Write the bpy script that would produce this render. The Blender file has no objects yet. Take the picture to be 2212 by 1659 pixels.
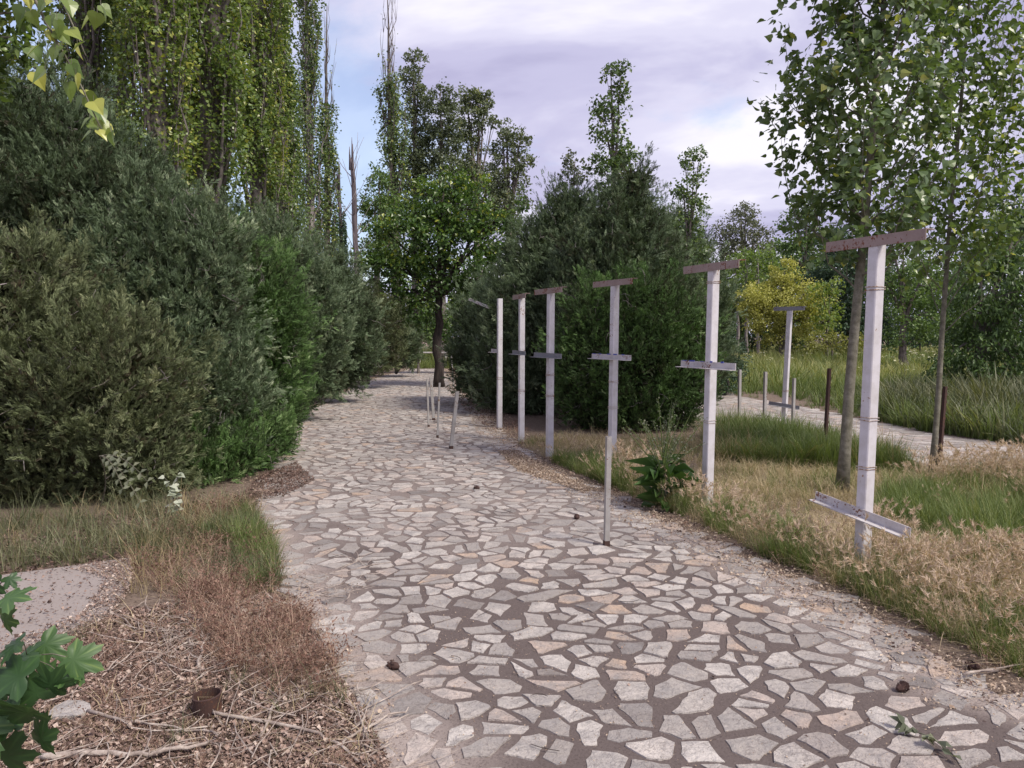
import bpy, math, random
import numpy as np

rng = np.random.default_rng(11)
random.seed(11)
C = bpy.context.scene.collection
SC = bpy.context.scene

# ------------------------------------------------------------------ camera
F, CX, CY, EYE = 1662.0, 1106.0, 829.5, 1.6          # picture measures 2212 x 1659
PITCH = math.atan(108.5 / F)
cam = bpy.data.cameras.new('camera')
cam.sensor_width = 36.0
cam.lens = 36.0 * F / 2212.0
cam.clip_start, cam.clip_end = 0.05, 2000.0
camo = bpy.data.objects.new('camera', cam)
camo.location = (0, 0, EYE)
camo.rotation_euler = (math.radians(90) - PITCH, 0, 0)
C.objects.link(camo)
SC.camera = camo

# ------------------------------------------------------------------ light
SUN_EL, SUN_AZ = math.radians(50), math.radians(126)   # azimuth clockwise from +Y: right and a little behind
sun = bpy.data.lights.new('sun', 'SUN')
sun.energy = 3.0
sun.angle = math.radians(13)
sun.color = (1.0, 0.92, 0.80)
suno = bpy.data.objects.new('sun', sun)
suno.rotation_euler = (math.radians(90) - SUN_EL, 0, math.pi - SUN_AZ)
C.objects.link(suno)

world = bpy.data.worlds.new('World')
SC.world = world
world.use_nodes = True


def wnodes():
    nt = world.node_tree
    nt.nodes.clear()
    N, L = nt.nodes.new, nt.links.new
    out = N('ShaderNodeOutputWorld')
    sky = N('ShaderNodeTexSky')
    sky.sky_type = 'NISHITA'
    sky.sun_disc = False
    sky.sun_elevation = SUN_EL
    sky.sun_rotation = SUN_AZ
    bsky = N('ShaderNodeBackground')
    bsky.inputs[1].default_value = 0.15
    L(sky.outputs[0], bsky.inputs[0])
    tc = N('ShaderNodeTexCoord')
    sep = N('ShaderNodeSeparateXYZ')
    L(tc.outputs['Generated'], sep.inputs[0])

    def mth(op, a, b=None, clamp=False):
        m = N('ShaderNodeMath')
        m.operation = op
        m.use_clamp = clamp
        for i, v in enumerate((a, b)):
            if v is None:
                continue
            if isinstance(v, (int, float)):
                m.inputs[i].default_value = v
            else:
                L(v, m.inputs[i])
        return m.outputs[0]
    zz = mth('ADD', mth('MAXIMUM', sep.outputs[2], 0.0), 0.22)
    u = mth('DIVIDE', sep.outputs[0], zz)
    v = mth('DIVIDE', sep.outputs[1], zz)
    comb = N('ShaderNodeCombineXYZ')
    L(u, comb.inputs[0]); L(v, comb.inputs[1])
    comb.inputs[2].default_value = 3.7

    def noise(scale, detail, rough, dist, off):
        mp = N('ShaderNodeMapping')
        mp.inputs['Location'].default_value = off
        L(comb.outputs[0], mp.inputs[0])
        n = N('ShaderNodeTexNoise')
        n.inputs['Scale'].default_value = scale
        n.inputs['Detail'].default_value = detail
        n.inputs['Roughness'].default_value = rough
        n.inputs['Distortion'].default_value = dist
        L(mp.outputs[0], n.inputs['Vector'])
        return n.outputs[0]

    def ramp(val, stops, interp='EASE'):
        r = N('ShaderNodeValToRGB')
        r.color_ramp.interpolation = interp
        el = r.color_ramp.elements
        while len(el) < len(stops):
            el.new(0.5)
        for e, (p, c) in zip(el, stops):
            e.position = p
            e.color = c + (1,) if len(c) == 3 else c
        L(val, r.inputs[0])
        return r.outputs[0]
    shade = noise(1.25, 6, 0.52, 0.35, (1.55, 0.75, 0))
    col = ramp(shade, [(0.38, (0.40, 0.385, 0.57)), (0.46, (0.49, 0.475, 0.66)), (0.54, (0.63, 0.615, 0.77)), (0.64, (0.82, 0.80, 0.88))])
    # cover: mostly overcast, thinning in one part of the sky low over the poplars
    d = N('ShaderNodeVectorMath'); d.operation = 'DISTANCE'
    L(tc.outputs['Generated'], d.inputs[0])
    g = np.array([-0.24, 1.0, 0.20]); g /= np.linalg.norm(g)
    d.inputs[1].default_value = tuple(g)
    d2 = N('ShaderNodeVectorMath'); d2.operation = 'DISTANCE'
    L(tc.outputs['Generated'], d2.inputs[0])
    g2 = np.array([-0.70, 1.0, 0.42]); g2 /= np.linalg.norm(g2)
    d2.inputs[1].default_value = tuple(g2)
    thin = mth('MAXIMUM', mth('SUBTRACT', 1.0, mth('DIVIDE', d.outputs['Value'], 0.22), True),
               mth('SUBTRACT', 1.0, mth('DIVIDE', d2.outputs['Value'], 0.30), True))
    cov = noise(2.6, 7, 0.55, 0.2, (3.1, 0.4, 1.0))
    cov = mth('ADD', mth('SUBTRACT', cov, 0.12), mth('MULTIPLY', thin, -0.62))
    fac = ramp(cov, [(0.08, (0.42, 0.42, 0.42)), (0.32, (1, 1, 1))])
    bcl = N('ShaderNodeBackground')
    bcl.inputs[1].default_value = 0.83
    L(col, bcl.inputs[0])
    mx = N('ShaderNodeMixShader')
    L(fac, mx.inputs[0]); L(bsky.outputs[0], mx.inputs[1]); L(bcl.outputs[0], mx.inputs[2])
    L(mx.outputs[0], out.inputs[0])


wnodes()
SC.view_settings.view_transform = 'Standard'
SC.view_settings.look = 'None'
SC.view_settings.gamma = 1.0
SC.view_settings.exposure = 0.58
SC.cycles.use_denoising = True
SC.cycles.max_bounces = 6
SC.cycles.diffuse_bounces = 3
SC.cycles.transmission_bounces = 4

# ------------------------------------------------------------------ pixel -> place helpers
cp, sp = math.cos(PITCH), math.sin(PITCH)


def ray(px, py):
    a, b = (px - CX) / F, (CY - py) / F
    return np.array([a, cp + b * sp, -sp + b * cp])


def G(px, py):
    r = ray(px, py)
    t = EYE / -r[2]
    return np.array([r[0] * t, r[1] * t, 0.0])


def at(px, py, Y):
    r = ray(px, py)
    return np.array([0, 0, EYE]) + r * (Y / r[1])


def GP(pts):
    return np.array([G(*p)[:2] for p in pts])


def inside(poly, P):
    x, y = P[:, 0], P[:, 1]
    r = np.zeros(len(P), bool)
    n = len(poly)
    for i in range(n):
        x1, y1 = poly[i]; x2, y2 = poly[(i + 1) % n]
        c = ((y1 > y) != (y2 > y)) & (x < (x2 - x1) * (y - y1) / (y2 - y1 + 1e-12) + x1)
        r ^= c
    return r


def fill(poly, n):
    lo, hi = poly.min(0), poly.max(0)
    out = []
    got = 0
    while got < n:
        P = rng.uniform(lo, hi, (n * 2, 2))
        P = P[inside(poly, P)]
        out.append(P); got += len(P)
    return np.concatenate(out)[:n]


def poly_dist(line, P):
    """distance of points to a polyline"""
    best = np.full(len(P), 1e9)
    for a, b in zip(line[:-1], line[1:]):
        ab = b - a
        t = np.clip(((P - a) @ ab) / (ab @ ab + 1e-9), 0, 1)
        best = np.minimum(best, np.linalg.norm(P - a - t[:, None] * ab, axis=1))
    return best


def vnoise(P, scale, seed=0):
    """smooth value noise in 2D/3D, 0..1"""
    Q = P * scale
    if Q.shape[1] == 2:
        Q = np.c_[Q, np.zeros(len(Q))]
    I = np.floor(Q).astype(np.int64)
    f = Q - I
    f = f * f * (3 - 2 * f)

    def h(i, j, k):
        n = (i * 374761393 + j * 668265263 + k * 2147483647 + seed * 1274126177) & 0xffffffff
        n = ((n ^ (n >> 13)) * 1274126177) & 0xffffffff
        return ((n ^ (n >> 16)) & 0xffff) / 65535.0
    r = 0
    for a in (0, 1):
        for b in (0, 1):
            for c in (0, 1):
                w = (f[:, 0] if a else 1 - f[:, 0]) * (f[:, 1] if b else 1 - f[:, 1]) * (f[:, 2] if c else 1 - f[:, 2])
                r = r + w * h(I[:, 0] + a, I[:, 1] + b, I[:, 2] + c)
    return r


# ------------------------------------------------------------------ mesh helpers
class MB:
    def __init__(s):
        s.v, s.f, s.c, s.t, s.m, s.n = [], [], [], [], [], 0

    def add(s, verts, loops, counts, tint=None, mat=0):
        verts = np.asarray(verts, float)
        s.v.append(verts)
        s.f.append(np.asarray(loops, np.int64) + s.n)
        counts = np.asarray(counts, np.int64)
        s.c.append(counts)
        s.t.append(np.broadcast_to(np.asarray(0.5 if tint is None else tint, float), (len(verts),)))
        s.m.append(np.full(len(counts), mat, np.int32))
        s.n += len(verts)

    def poly(s, verts, faces, tint=None, mat=0):
        s.add(verts, [i for f in faces for i in f], [len(f) for f in faces], tint, mat)

    def tube(s, pts, radii, sides=6, tint=None, cap=True, mat=0):
        pts = np.asarray(pts, float)
        n = len(pts)
        radii = np.broadcast_to(np.asarray(radii, float), (n,))
        T = np.gradient(pts, axis=0)
        T /= np.linalg.norm(T, axis=1)[:, None] + 1e-9
        ref = np.array([1.0, 0, 0]) if abs(T[0][0]) < 0.8 else np.array([0, 1.0, 0])
        B = np.cross(T, ref); B /= np.linalg.norm(B, axis=1)[:, None] + 1e-9
        D = np.cross(T, B)
        a = np.linspace(0, 2 * math.pi, sides, endpoint=False)
        V = pts[:, None] + radii[:, None, None] * (np.cos(a)[None, :, None] * B[:, None] + np.sin(a)[None, :, None] * D[:, None])
        fs = []
        for i in range(n - 1):
            for j in range(sides):
                k = (j + 1) % sides
                fs.append((i * sides + j, i * sides + k, (i + 1) * sides + k, (i + 1) * sides + j))
        if cap:
            fs.append(tuple(range(sides - 1, -1, -1)))
            fs.append(tuple((n - 1) * sides + j for j in range(sides)))
        s.poly(V.reshape(-1, 3), fs, tint, mat)

    def box(s, c, half, R=None, tint=None, mat=0, bev=0.0):
        hx, hy, hz = half
        if bev <= 0:
            V = np.array([(x, y, z) for z in (-hz, hz) for x, y in ((-hx, -hy), (hx, -hy), (hx, hy), (-hx, hy))])
            Fc = [(0, 3, 2, 1), (4, 5, 6, 7), (0, 1, 5, 4), (1, 2, 6, 5), (2, 3, 7, 6), (3, 0, 4, 7)]
        else:
            b = bev
            ring = [(-hx + b, -hy), (hx - b, -hy), (hx, -hy + b), (hx, hy - b), (hx - b, hy), (-hx + b, hy), (-hx, hy - b), (-hx, -hy + b)]
            V = np.array([(x, y, -hz) for x, y in ring] + [(x, y, hz) for x, y in ring])
            Fc = [(7, 6, 5, 4, 3, 2, 1, 0), tuple(range(8, 16))] + [(i, (i + 1) % 8, 8 + (i + 1) % 8, 8 + i) for i in range(8)]
        if R is not None:
            V = V @ np.asarray(R).T
        s.poly(V + np.asarray(c), Fc, tint, mat)

    def build(s, name, mats, parent=None, origin=(0, 0, 0), smooth=False):
        me = bpy.data.meshes.new(name)
        o = bpy.data.objects.new(name, me)
        C.objects.link(o)
        if s.n:
            V = np.concatenate(s.v) - np.asarray(origin, float)
            Fl = np.concatenate(s.f); Ct = np.concatenate(s.c)
            me.vertices.add(len(V)); me.vertices.foreach_set('co', V.astype(np.float32).ravel())
            me.loops.add(len(Fl)); me.loops.foreach_set('vertex_index', Fl.astype(np.int32))
            st = np.concatenate([[0], np.cumsum(Ct)[:-1]])
            me.polygons.add(len(Ct))
            me.polygons.foreach_set('loop_start', st.astype(np.int32))
            me.polygons.foreach_set('loop_total', Ct.astype(np.int32))
            me.polygons.foreach_set('material_index', np.concatenate(s.m))
            me.polygons.foreach_set('use_smooth', np.full(len(Ct), bool(smooth)))
            a = me.attributes.new('tint', 'FLOAT', 'POINT')
            a.data.foreach_set('value', np.concatenate(s.t).astype(np.float32))
            me.update(calc_edges=True)
        for m in (mats if isinstance(mats, (list, tuple)) else [mats]):
            me.materials.append(m)
        if parent is not None:
            o.parent = parent
        else:
            o.location = origin
        return o


def unit(v):
    return v / (np.linalg.norm(v, axis=-1, keepdims=True) + 1e-9)


def scatter(mb, temps, P, A, S, H=None, tint=0.5, mat=0, W=None):
    """copies of small templates (verts, faces[, tint]) at points P along axes A, scaled S, face normal near H."""
    n = len(P)
    if n == 0:
        return
    A = unit(A)
    if H is None:
        H = rng.normal(size=(n, 3))
    B = unit(np.cross(H, A))
    D = np.cross(A, B)
    S = np.broadcast_to(np.asarray(S, float), (n,))
    W = S if W is None else np.broadcast_to(np.asarray(W, float), (n,))
    tint = np.broadcast_to(np.asarray(tint, float), (n,))
    pick = rng.integers(0, len(temps), n)
    for k, tp in enumerate(temps):
        tv, tf = np.asarray(tp[0], float), tp[1]
        tt = np.asarray(tp[2]) if len(tp) > 2 else np.zeros(len(tv))
        m = pick == k
        q = int(m.sum())
        if not q:
            continue
        V = (P[m][:, None] + (tv[None, :, 0:1] * S[m][:, None, None]) * A[m][:, None]
             + (tv[None, :, 1:2] * W[m][:, None, None]) * B[m][:, None] + (tv[None, :, 2:3] * W[m][:, None, None]) * D[m][:, None])
        loops = np.array([i for f in tf for i in f]); cnt = np.array([len(f) for f in tf])
        L = (np.arange(q)[:, None] * len(tv) + loops[None]).ravel()
        T = (tint[m][:, None] + tt[None]).ravel()
        mb.add(V.reshape(-1, 3), L, np.tile(cnt, q), T, mat)


# templates -------------------------------------------------------------
def leaf_t(wx=0.32, w=0.42, fold=0.12, curl=-0.08):
    return ([(0, 0, 0), (wx, w, fold), (1, 0, curl), (wx, -w, fold)], [(0, 3, 2), (0, 2, 1)], [0, 0, 0, 0])


POPLAR = [leaf_t(0.30, 0.46, 0.10, -0.10), leaf_t(0.34, 0.42, 0.16, -0.2), leaf_t(0.28, 0.44, 0.03, 0.05)]
OVAL = [leaf_t(0.45, 0.36, 0.08, -0.1), leaf_t(0.5, 0.3, 0.12, -0.22)]
NARROW = [leaf_t(0.4, 0.17, 0.05, -0.15), leaf_t(0.4, 0.2, 0.06, 0.05)]


def delta_t():
    o = [(0, 0), (-.06, .2), (0.08, .42), (.25, .46), (.5, .32), (.75, .14), (1, 0), (.75, -.14), (.5, -.32), (.25, -.46), (.08, -.42), (-.06, -.2)]
    V = [(x, y, 0.18 * abs(y) - 0.18 * x * x) for x, y in o] + [(.3, 0, -.02)]
    n = len(o)
    return (V, [(n, i, (i + 1) % n) for i in range(n)], [0.0] * n + [0.02])


DELTA = [delta_t()]


def spray_t(n=13, seed=0, spread=0.7, w=0.042):
    r = np.random.default_rng(seed)
    V, Fc, T = [], [], []
    for i in range(n):
        t = (i + 0.3) / n
        b = np.array([t * 0.75, 0, 0.08 * r.normal()])
        a = (1 if i % 2 else -1) * spread * (0.6 + 0.6 * r.random()) * (1 - 0.5 * t)
        ln = (0.46 - 0.16 * t) * (0.7 + 0.6 * r.random())
        d = np.array([math.cos(a), math.sin(a), 0.35 * r.normal()])
        d /= np.linalg.norm(d)
        s = np.array([-d[1], d[0], 0.4 * r.normal()]) * w * (0.8 + 0.5 * r.random())
        k = len(V)
        V += [tuple(b), tuple(b + d * ln * 0.45 + s), tuple(b + d * ln), tuple(b + d * ln * 0.45 - s)]
        T += [-0.14, 0.0, 0.22, 0.0]
        Fc += [(k, k + 1, k + 2, k + 3)]
    return (V, Fc, T)


SPRAY = [spray_t(13, i, 0.40, 0.030) for i in range(7)]
SPRAYF = [spray_t(9, 20 + i, 0.8, 0.07) for i in range(5)]


def blade_strip(V, Fc, T, base, dirv, ln, w, bend, segs=3, t0=0.0):
    side = np.array([-dirv[1], dirv[0], 0]); side = side / (np.linalg.norm(side) + 1e-9)
    k = len(V)
    for s in range(segs + 1):
        t = s / segs
        c = base + np.array([dirv[0] * bend * t * t * ln, dirv[1] * bend * t * t * ln, 0]) + np.array([dirv[0] * 0.15 * t * ln, dirv[1] * 0.15 * t * ln, ln * (t - 0.35 * bend * t * t)])
        ww = w * (1 - t) ** 0.7
        if s < segs:
            V += [tuple(c - side * ww), tuple(c + side * ww)]
            T += [t0 + 0.1 * t] * 2
        else:
            V += [tuple(c)]; T += [t0 + 0.15]
    for s in range(segs - 1):
        a = k + 2 * s
        Fc.append((a, a + 1, a + 3, a + 2))
    a = k + 2 * (segs - 1)
    Fc.append((a, a + 1, a + 2))


def tuft_t(n=14, seed=0, r0=0.10, w=0.008, bend=0.5, lo=0.5):
    """grass tuft of unit height; local z is template x (axis)"""
    r = np.random.default_rng(seed)
    V, Fc, T = [], [], []
    for i in range(n):
        a = r.uniform(0, 2 * math.pi); q = r0 * math.sqrt(r.random())
        b = np.array([q * math.cos(a), q * math.sin(a), 0])
        a2 = a + r.normal() * 0.9
        blade_strip(V, Fc, T, b, np.array([math.cos(a2), math.sin(a2)]), r.uniform(lo, 1), w * r.uniform(.7, 1.3), bend * r.uniform(0.1, 1.4), 3, r.normal() * 0.12)
    V = [(z, x, y) for x, y, z in V]
    return (V, Fc, T)


def fox_t(n=6, seed=0, r0=0.12, head=0.115):
    """foxtail barley: thin stems with a bristly nodding head"""
    r = np.random.default_rng(seed)
    V, Fc, T = [], [], []
    for i in range(n):
        a = r.uniform(0, 2 * math.pi); q = r0 * math.sqrt(r.random())
        b = np.array([q * math.cos(a), q * math.sin(a), 0])
        d = np.array([math.cos(a), math.sin(a)])
        ln = r.uniform(0.6, 0.95); bd = r.uniform(0.1, 0.35)
        blade_strip(V, Fc, T, b, d, ln, 0.005, bd, 2, -0.25)
        tip = b + np.array([d[0] * (bd + .15) * ln, d[1] * (bd + .15) * ln, ln * (1 - .35 * bd)])
        ax = np.array([d[0] * 0.6, d[1] * 0.6, 0.8]); ax /= np.linalg.norm(ax)
        for k in range(14):
            s = tip + ax * head * (k / 14 - 0.45)
            e = ax * 0.7 + 0.42 * r.normal(size=3); e /= np.linalg.norm(e)
            sd = np.cross(e, r.normal(size=3)); sd /= np.linalg.norm(sd)
            j = len(V)
            V += [tuple(s + sd * 0.007), tuple(s - sd * 0.007), tuple(s + e * head * r.uniform(.6, 1.1))]
            T += [0.2, 0.2, 0.45]
            Fc.append((j, j + 1, j + 2))
    return ([(z, x, y) for x, y, z in V], Fc, T)


def weed_t(seed=0, n=7):
    """dry branching weed with small seed clusters"""
    r = np.random.default_rng(seed)
    V, Fc, T = [], [], []
    for i in range(n):
        a = r.uniform(0, 2 * math.pi)
        d = np.array([math.cos(a), math.sin(a)])
        ln = r.uniform(0.5, 1.0)
        blade_strip(V, Fc, T, np.zeros(3), d, ln, 0.006, r.uniform(.3, 1.1), 2, 0.5)
        for k in range(9):
            t = r.uniform(0.25, 1)
            c = np.array([d[0] * (0.5 * t * t + .15 * t) * ln, d[1] * (0.5 * t * t + .15 * t) * ln, ln * (t - .2 * t * t)]) + r.normal(size=3) * 0.07
            e = r.normal(size=3) * 0.035; f = r.normal(size=3) * 0.03
            j = len(V)
            V += [tuple(c), tuple(c + e), tuple(c + f)]
            T += [-0.2 + 0.25 * r.random()] * 3
            Fc.append((j, j + 1, j + 2))
    return ([(z, x, y) for x, y, z in V], Fc, T)


TUFT = [tuft_t(14, i) for i in range(6)]
TUFTL = [tuft_t(9, 30 + i, 0.16, 0.007, 0.9, 0.6) for i in range(5)]
TUFTW = [tuft_t(12, 60 + i, 0.22, 0.016, 0.6, 0.5) for i in range(5)]
FLAT = [tuft_t(8, 90 + i, 0.3, 0.012, 1.6, 0.4) for i in range(5)]
FOX = [fox_t(6, i) for i in range(6)]
WEED = [weed_t(i) for i in range(6)]
FLAKE = [([(0, 0, 0), (.5, .22, .12), (1, 0, 0.05), (.45, -.2, .1)], [(0, 3, 2, 1)]),
         ([(0, 0, 0), (.3, .09, .1), (.7, .05, .2), (1, -.05, 0.1), (.5, -.06, .1)], [(0, 4, 3, 2, 1)]),
         ([(0, 0, 0), (.3, .4, .3), (.8, .3, .05), (1, -.1, .3), (.4, -.35, .1)], [(0, 4, 3, 2, 1)]),
         ([(0, 0, 0), (.4, .22, .2), (1, .1, 0), (.6, -.2, .1)], [(0, 3, 2, 1)])]


# ------------------------------------------------------------------ materials
def new_mat(name):
    m = bpy.data.materials.new(name)
    m.use_nodes = True
    m.node_tree.nodes.clear()
    return m


def N_(m, t, **kw):
    n = m.node_tree.nodes.new(t)
    for k, v in kw.items():
        setattr(n, k, v)
    return n


def ramp_(m, src, stops, interp='LINEAR'):
    r = N_(m, 'ShaderNodeValToRGB')
    r.color_ramp.interpolation = interp
    el = r.color_ramp.elements
    while len(el) < len(stops):
        el.new(0.5)
    for e, (p, c) in zip(el, stops):
        e.position = p; e.color = (*c, 1)
    m.node_tree.links.new(src, r.inputs[0])
    return r.outputs[0]


def tex_noise(m, scale, detail=4, rough=0.55, obj=True, dist=0.0):
    g = N_(m, 'ShaderNodeNewGeometry')
    n = N_(m, 'ShaderNodeTexNoise')
    n.inputs['Scale'].default_value = scale
    n.inputs['Detail'].default_value = detail
    n.inputs['Roughness'].default_value = rough
    n.inputs['Distortion'].default_value = dist
    m.node_tree.links.new(g.outputs['Position'], n.inputs['Vector'])
    return n.outputs[0]


def mixc(m, fac, a, b, mode='MIX'):
    x = N_(m, 'ShaderNodeMix', data_type='RGBA', blend_type=mode)
    L = m.node_tree.links.new
    if isinstance(fac, (int, float)):
        x.inputs[0].default_value = fac
    else:
        L(fac, x.inputs[0])
    for i, v in ((6, a), (7, b)):
        if isinstance(v, tuple):
            x.inputs[i].default_value = (*v, 1)
        else:
            L(v, x.inputs[i])
    return x.outputs[2]


def attr(m, name='tint'):
    a = N_(m, 'ShaderNodeAttribute')
    a.attribute_name = name
    return a.outputs['Fac']


def finish(m, col, rough=0.7, spec=0.3, trans=0.0, bump=None, bstr=0.3, bdist=0.01, metal=0.0):
    L = m.node_tree.links.new
    out = N_(m, 'ShaderNodeOutputMaterial')
    p = N_(m, 'ShaderNodeBsdfPrincipled')
    if isinstance(col, tuple):
        p.inputs['Base Color'].default_value = (*col, 1)
    else:
        L(col, p.inputs['Base Color'])
    if isinstance(rough, (int, float)):
        p.inputs['Roughness'].default_value = rough
    else:
        L(rough, p.inputs['Roughness'])
    p.inputs['Specular IOR Level'].default_value = spec
    p.inputs['Metallic'].default_value = metal
    if bump is not None:
        b = N_(m, 'ShaderNodeBump')
        b.inputs['Strength'].default_value = bstr
        b.inputs['Distance'].default_value = bdist
        L(bump, b.inputs['Height'])
        L(b.outputs[0], p.inputs['Normal'])
    sh = p.outputs[0]
    if trans > 0:
        t = N_(m, 'ShaderNodeBsdfTranslucent')
        tcol = mixc(m, 1.0, col, (1.25, 1.3, 0.55), 'MULTIPLY')
        L(tcol, t.inputs[0])
        x = N_(m, 'ShaderNodeMixShader')
        x.inputs[0].default_value = trans
        L(sh, x.inputs[1]); L(t.outputs[0], x.inputs[2])
        sh = x.outputs[0]
    L(sh, out.inputs[0])
    return m


def leaf_mat(name, stops, rough=0.45, spec=0.4, trans=0.3):
    m = new_mat(name)
    return finish(m, ramp_(m, attr(m), stops), rough, spec, trans)


M = {}
M['juniper'] = leaf_mat('juniper_foliage', [(0.00, (0.063, 0.054, 0.033)), (0.22, (0.054, 0.068, 0.037)), (0.45, (0.089, 0.132, 0.068)), (0.72, (0.162, 0.226, 0.130)), (1.00, (0.367, 0.427, 0.275))], 0.6, 0.25, 0.12)
M['juniper_olive'] = leaf_mat('juniper_olive_foliage', [(0.00, (0.071, 0.055, 0.033)), (0.22, (0.063, 0.069, 0.037)), (0.45, (0.107, 0.136, 0.063)), (0.72, (0.189, 0.221, 0.114)), (1.00, (0.388, 0.414, 0.235))], 0.6, 0.25, 0.12)
M['juniper_green'] = leaf_mat('juniper_green_foliage', [(0.00, (0.051, 0.049, 0.026)), (0.22, (0.046, 0.076, 0.029)), (0.45, (0.073, 0.137, 0.040)), (0.72, (0.127, 0.232, 0.068)), (1.00, (0.286, 0.378, 0.176))], 0.6, 0.25, 0.12)
M['poplar'] = leaf_mat('poplar_leaves', [(0.00, (0.069, 0.106, 0.033)), (0.40, (0.118, 0.185, 0.051)), (0.75, (0.202, 0.274, 0.072)), (1.00, (0.426, 0.437, 0.099))], 0.35, 0.5, 0.33)
M['poplar_dark'] = leaf_mat('dark_poplar_leaves', [(0.00, (0.069, 0.110, 0.048)), (0.50, (0.113, 0.175, 0.068)), (0.90, (0.190, 0.259, 0.094)), (1.00, (0.380, 0.402, 0.099))], 0.35, 0.5, 0.28)
M['poplar_grey'] = leaf_mat('grey_green_leaves', [(0.0, (0.104, 0.120, 0.086)), (0.5, (0.150, 0.169, 0.117)), (1.0, (0.234, 0.247, 0.169))], 0.5, 0.4, 0.25)
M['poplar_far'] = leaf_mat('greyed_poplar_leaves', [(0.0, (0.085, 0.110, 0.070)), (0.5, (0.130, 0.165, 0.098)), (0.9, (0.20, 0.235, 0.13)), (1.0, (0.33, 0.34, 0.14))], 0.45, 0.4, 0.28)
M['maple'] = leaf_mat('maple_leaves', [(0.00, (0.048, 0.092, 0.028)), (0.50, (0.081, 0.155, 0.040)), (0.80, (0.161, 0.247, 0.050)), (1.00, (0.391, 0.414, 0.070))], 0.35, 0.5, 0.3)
M['yellow'] = leaf_mat('golden_leaves', [(0.00, (0.230, 0.245, 0.075)), (0.50, (0.410, 0.415, 0.120)), (1.00, (0.600, 0.580, 0.200))], 0.5, 0.3, 0.3)
M['dark'] = leaf_mat('deep_green_leaves', [(0.00, (0.030, 0.055, 0.034)), (0.50, (0.052, 0.095, 0.056)), (1.00, (0.100, 0.165, 0.090))], 0.5, 0.4, 0.2)
M['mid'] = leaf_mat('mid_green_leaves', [(0.0, (0.068, 0.113, 0.042)), (0.5, (0.113, 0.189, 0.059)), (1.0, (0.212, 0.302, 0.089))], 0.45, 0.4, 0.3)
M['fresh'] = leaf_mat('fresh_green_leaves', [(0.0, (0.103, 0.158, 0.048)), (0.5, (0.165, 0.248, 0.068)), (1.0, (0.343, 0.385, 0.083))], 0.45, 0.4, 0.35)
M['white_leaf'] = leaf_mat('pale_poplar_leaves', [(0.0, (0.20, 0.24, 0.16)), (0.5, (0.36, 0.40, 0.32)), (1.0, (0.58, 0.60, 0.50))], 0.5, 0.3, 0.2)
M['grass'] = leaf_mat('green_grass', [(0.0, (0.077, 0.105, 0.033)), (0.5, (0.138, 0.193, 0.061)), (0.8, (0.220, 0.253, 0.088)), (1.0, (0.374, 0.352, 0.165))], 0.5, 0.3, 0.3)
M['grass_dark'] = leaf_mat('deep_grass', [(0.0, (0.050, 0.066, 0.036)), (0.5, (0.090, 0.112, 0.058)), (1.0, (0.21, 0.21, 0.12))], 0.5, 0.3, 0.25)
M['straw'] = leaf_mat('dry_straw', [(0.0, (0.19, 0.165, 0.085)), (0.5, (0.36, 0.29, 0.17)), (1.0, (0.56, 0.46, 0.31))], 0.6, 0.25, 0.2)
M['foxtail'] = leaf_mat('foxtail_heads', [(0.00, (0.150, 0.170, 0.075)), (0.35, (0.270, 0.250, 0.140)), (0.60, (0.450, 0.335, 0.245)), (1.00, (0.620, 0.500, 0.400))], 0.6, 0.25, 0.2)
M['meadow'] = leaf_mat('meadow_grass', [(0.0, (0.10, 0.14, 0.045)), (0.5, (0.19, 0.23, 0.075)), (1.0, (0.38, 0.36, 0.16))], 0.5, 0.3, 0.3)
M['umbel'] = leaf_mat('cream_umbels', [(0.0, (0.40, 0.40, 0.18)), (1.0, (0.75, 0.74, 0.62))], 0.6, 0.2, 0.2)
M['redweed'] = leaf_mat('red_brown_weed', [(0.0, (0.095, 0.052, 0.042)), (0.4, (0.165, 0.092, 0.072)), (0.8, (0.29, 0.19, 0.145)), (1.0, (0.45, 0.33, 0.25))], 0.7, 0.2, 0.1)
M['litter'] = leaf_mat('leaf_litter', [(0.00, (0.075, 0.050, 0.043)), (0.40, (0.185, 0.125, 0.105)), (0.75, (0.360, 0.260, 0.215)), (1.00, (0.660, 0.570, 0.500))], 0.8, 0.15, 0.05)
M['chaff'] = leaf_mat('pale_chaff', [(0.0, (0.22, 0.15, 0.11)), (0.4, (0.38, 0.29, 0.22)), (1.0, (0.62, 0.52, 0.42))], 0.8, 0.15, 0.05)
M['maple_near'] = leaf_mat('glossy_maple_leaves', [(0.0, (0.022, 0.050, 0.022)), (0.5, (0.045, 0.098, 0.034)), (0.85, (0.085, 0.16, 0.05)), (1.0, (0.17, 0.25, 0.08))], 0.42, 0.4, 0.25)
M['burdock'] = leaf_mat('dock_leaves', [(0.0, (0.035, 0.075, 0.022)), (0.6, (0.065, 0.13, 0.035)), (1.0, (0.12, 0.20, 0.07))], 0.4, 0.4, 0.25)


def bark(name, c1, c2, c3, scale=14, stretch=0.25):
    m = new_mat(name)
    g = N_(m, 'ShaderNodeNewGeometry')
    mp = N_(m, 'ShaderNodeMapping')
    mp.inputs['Scale'].default_value = (1, 1, stretch)
    n = N_(m, 'ShaderNodeTexNoise')
    n.inputs['Scale'].default_value = scale
    n.inputs['Detail'].default_value = 6
    n.inputs['Roughness'].default_value = 0.65
    m.node_tree.links.new(g.outputs['Position'], mp.inputs[0])
    m.node_tree.links.new(mp.outputs[0], n.inputs['Vector'])
    return finish(m, ramp_(m, n.outputs[0], [(0.3, c1), (0.5, c2), (0.7, c3)]), 0.85, 0.2, 0, n.outputs[0], 0.6, 0.02)


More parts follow.
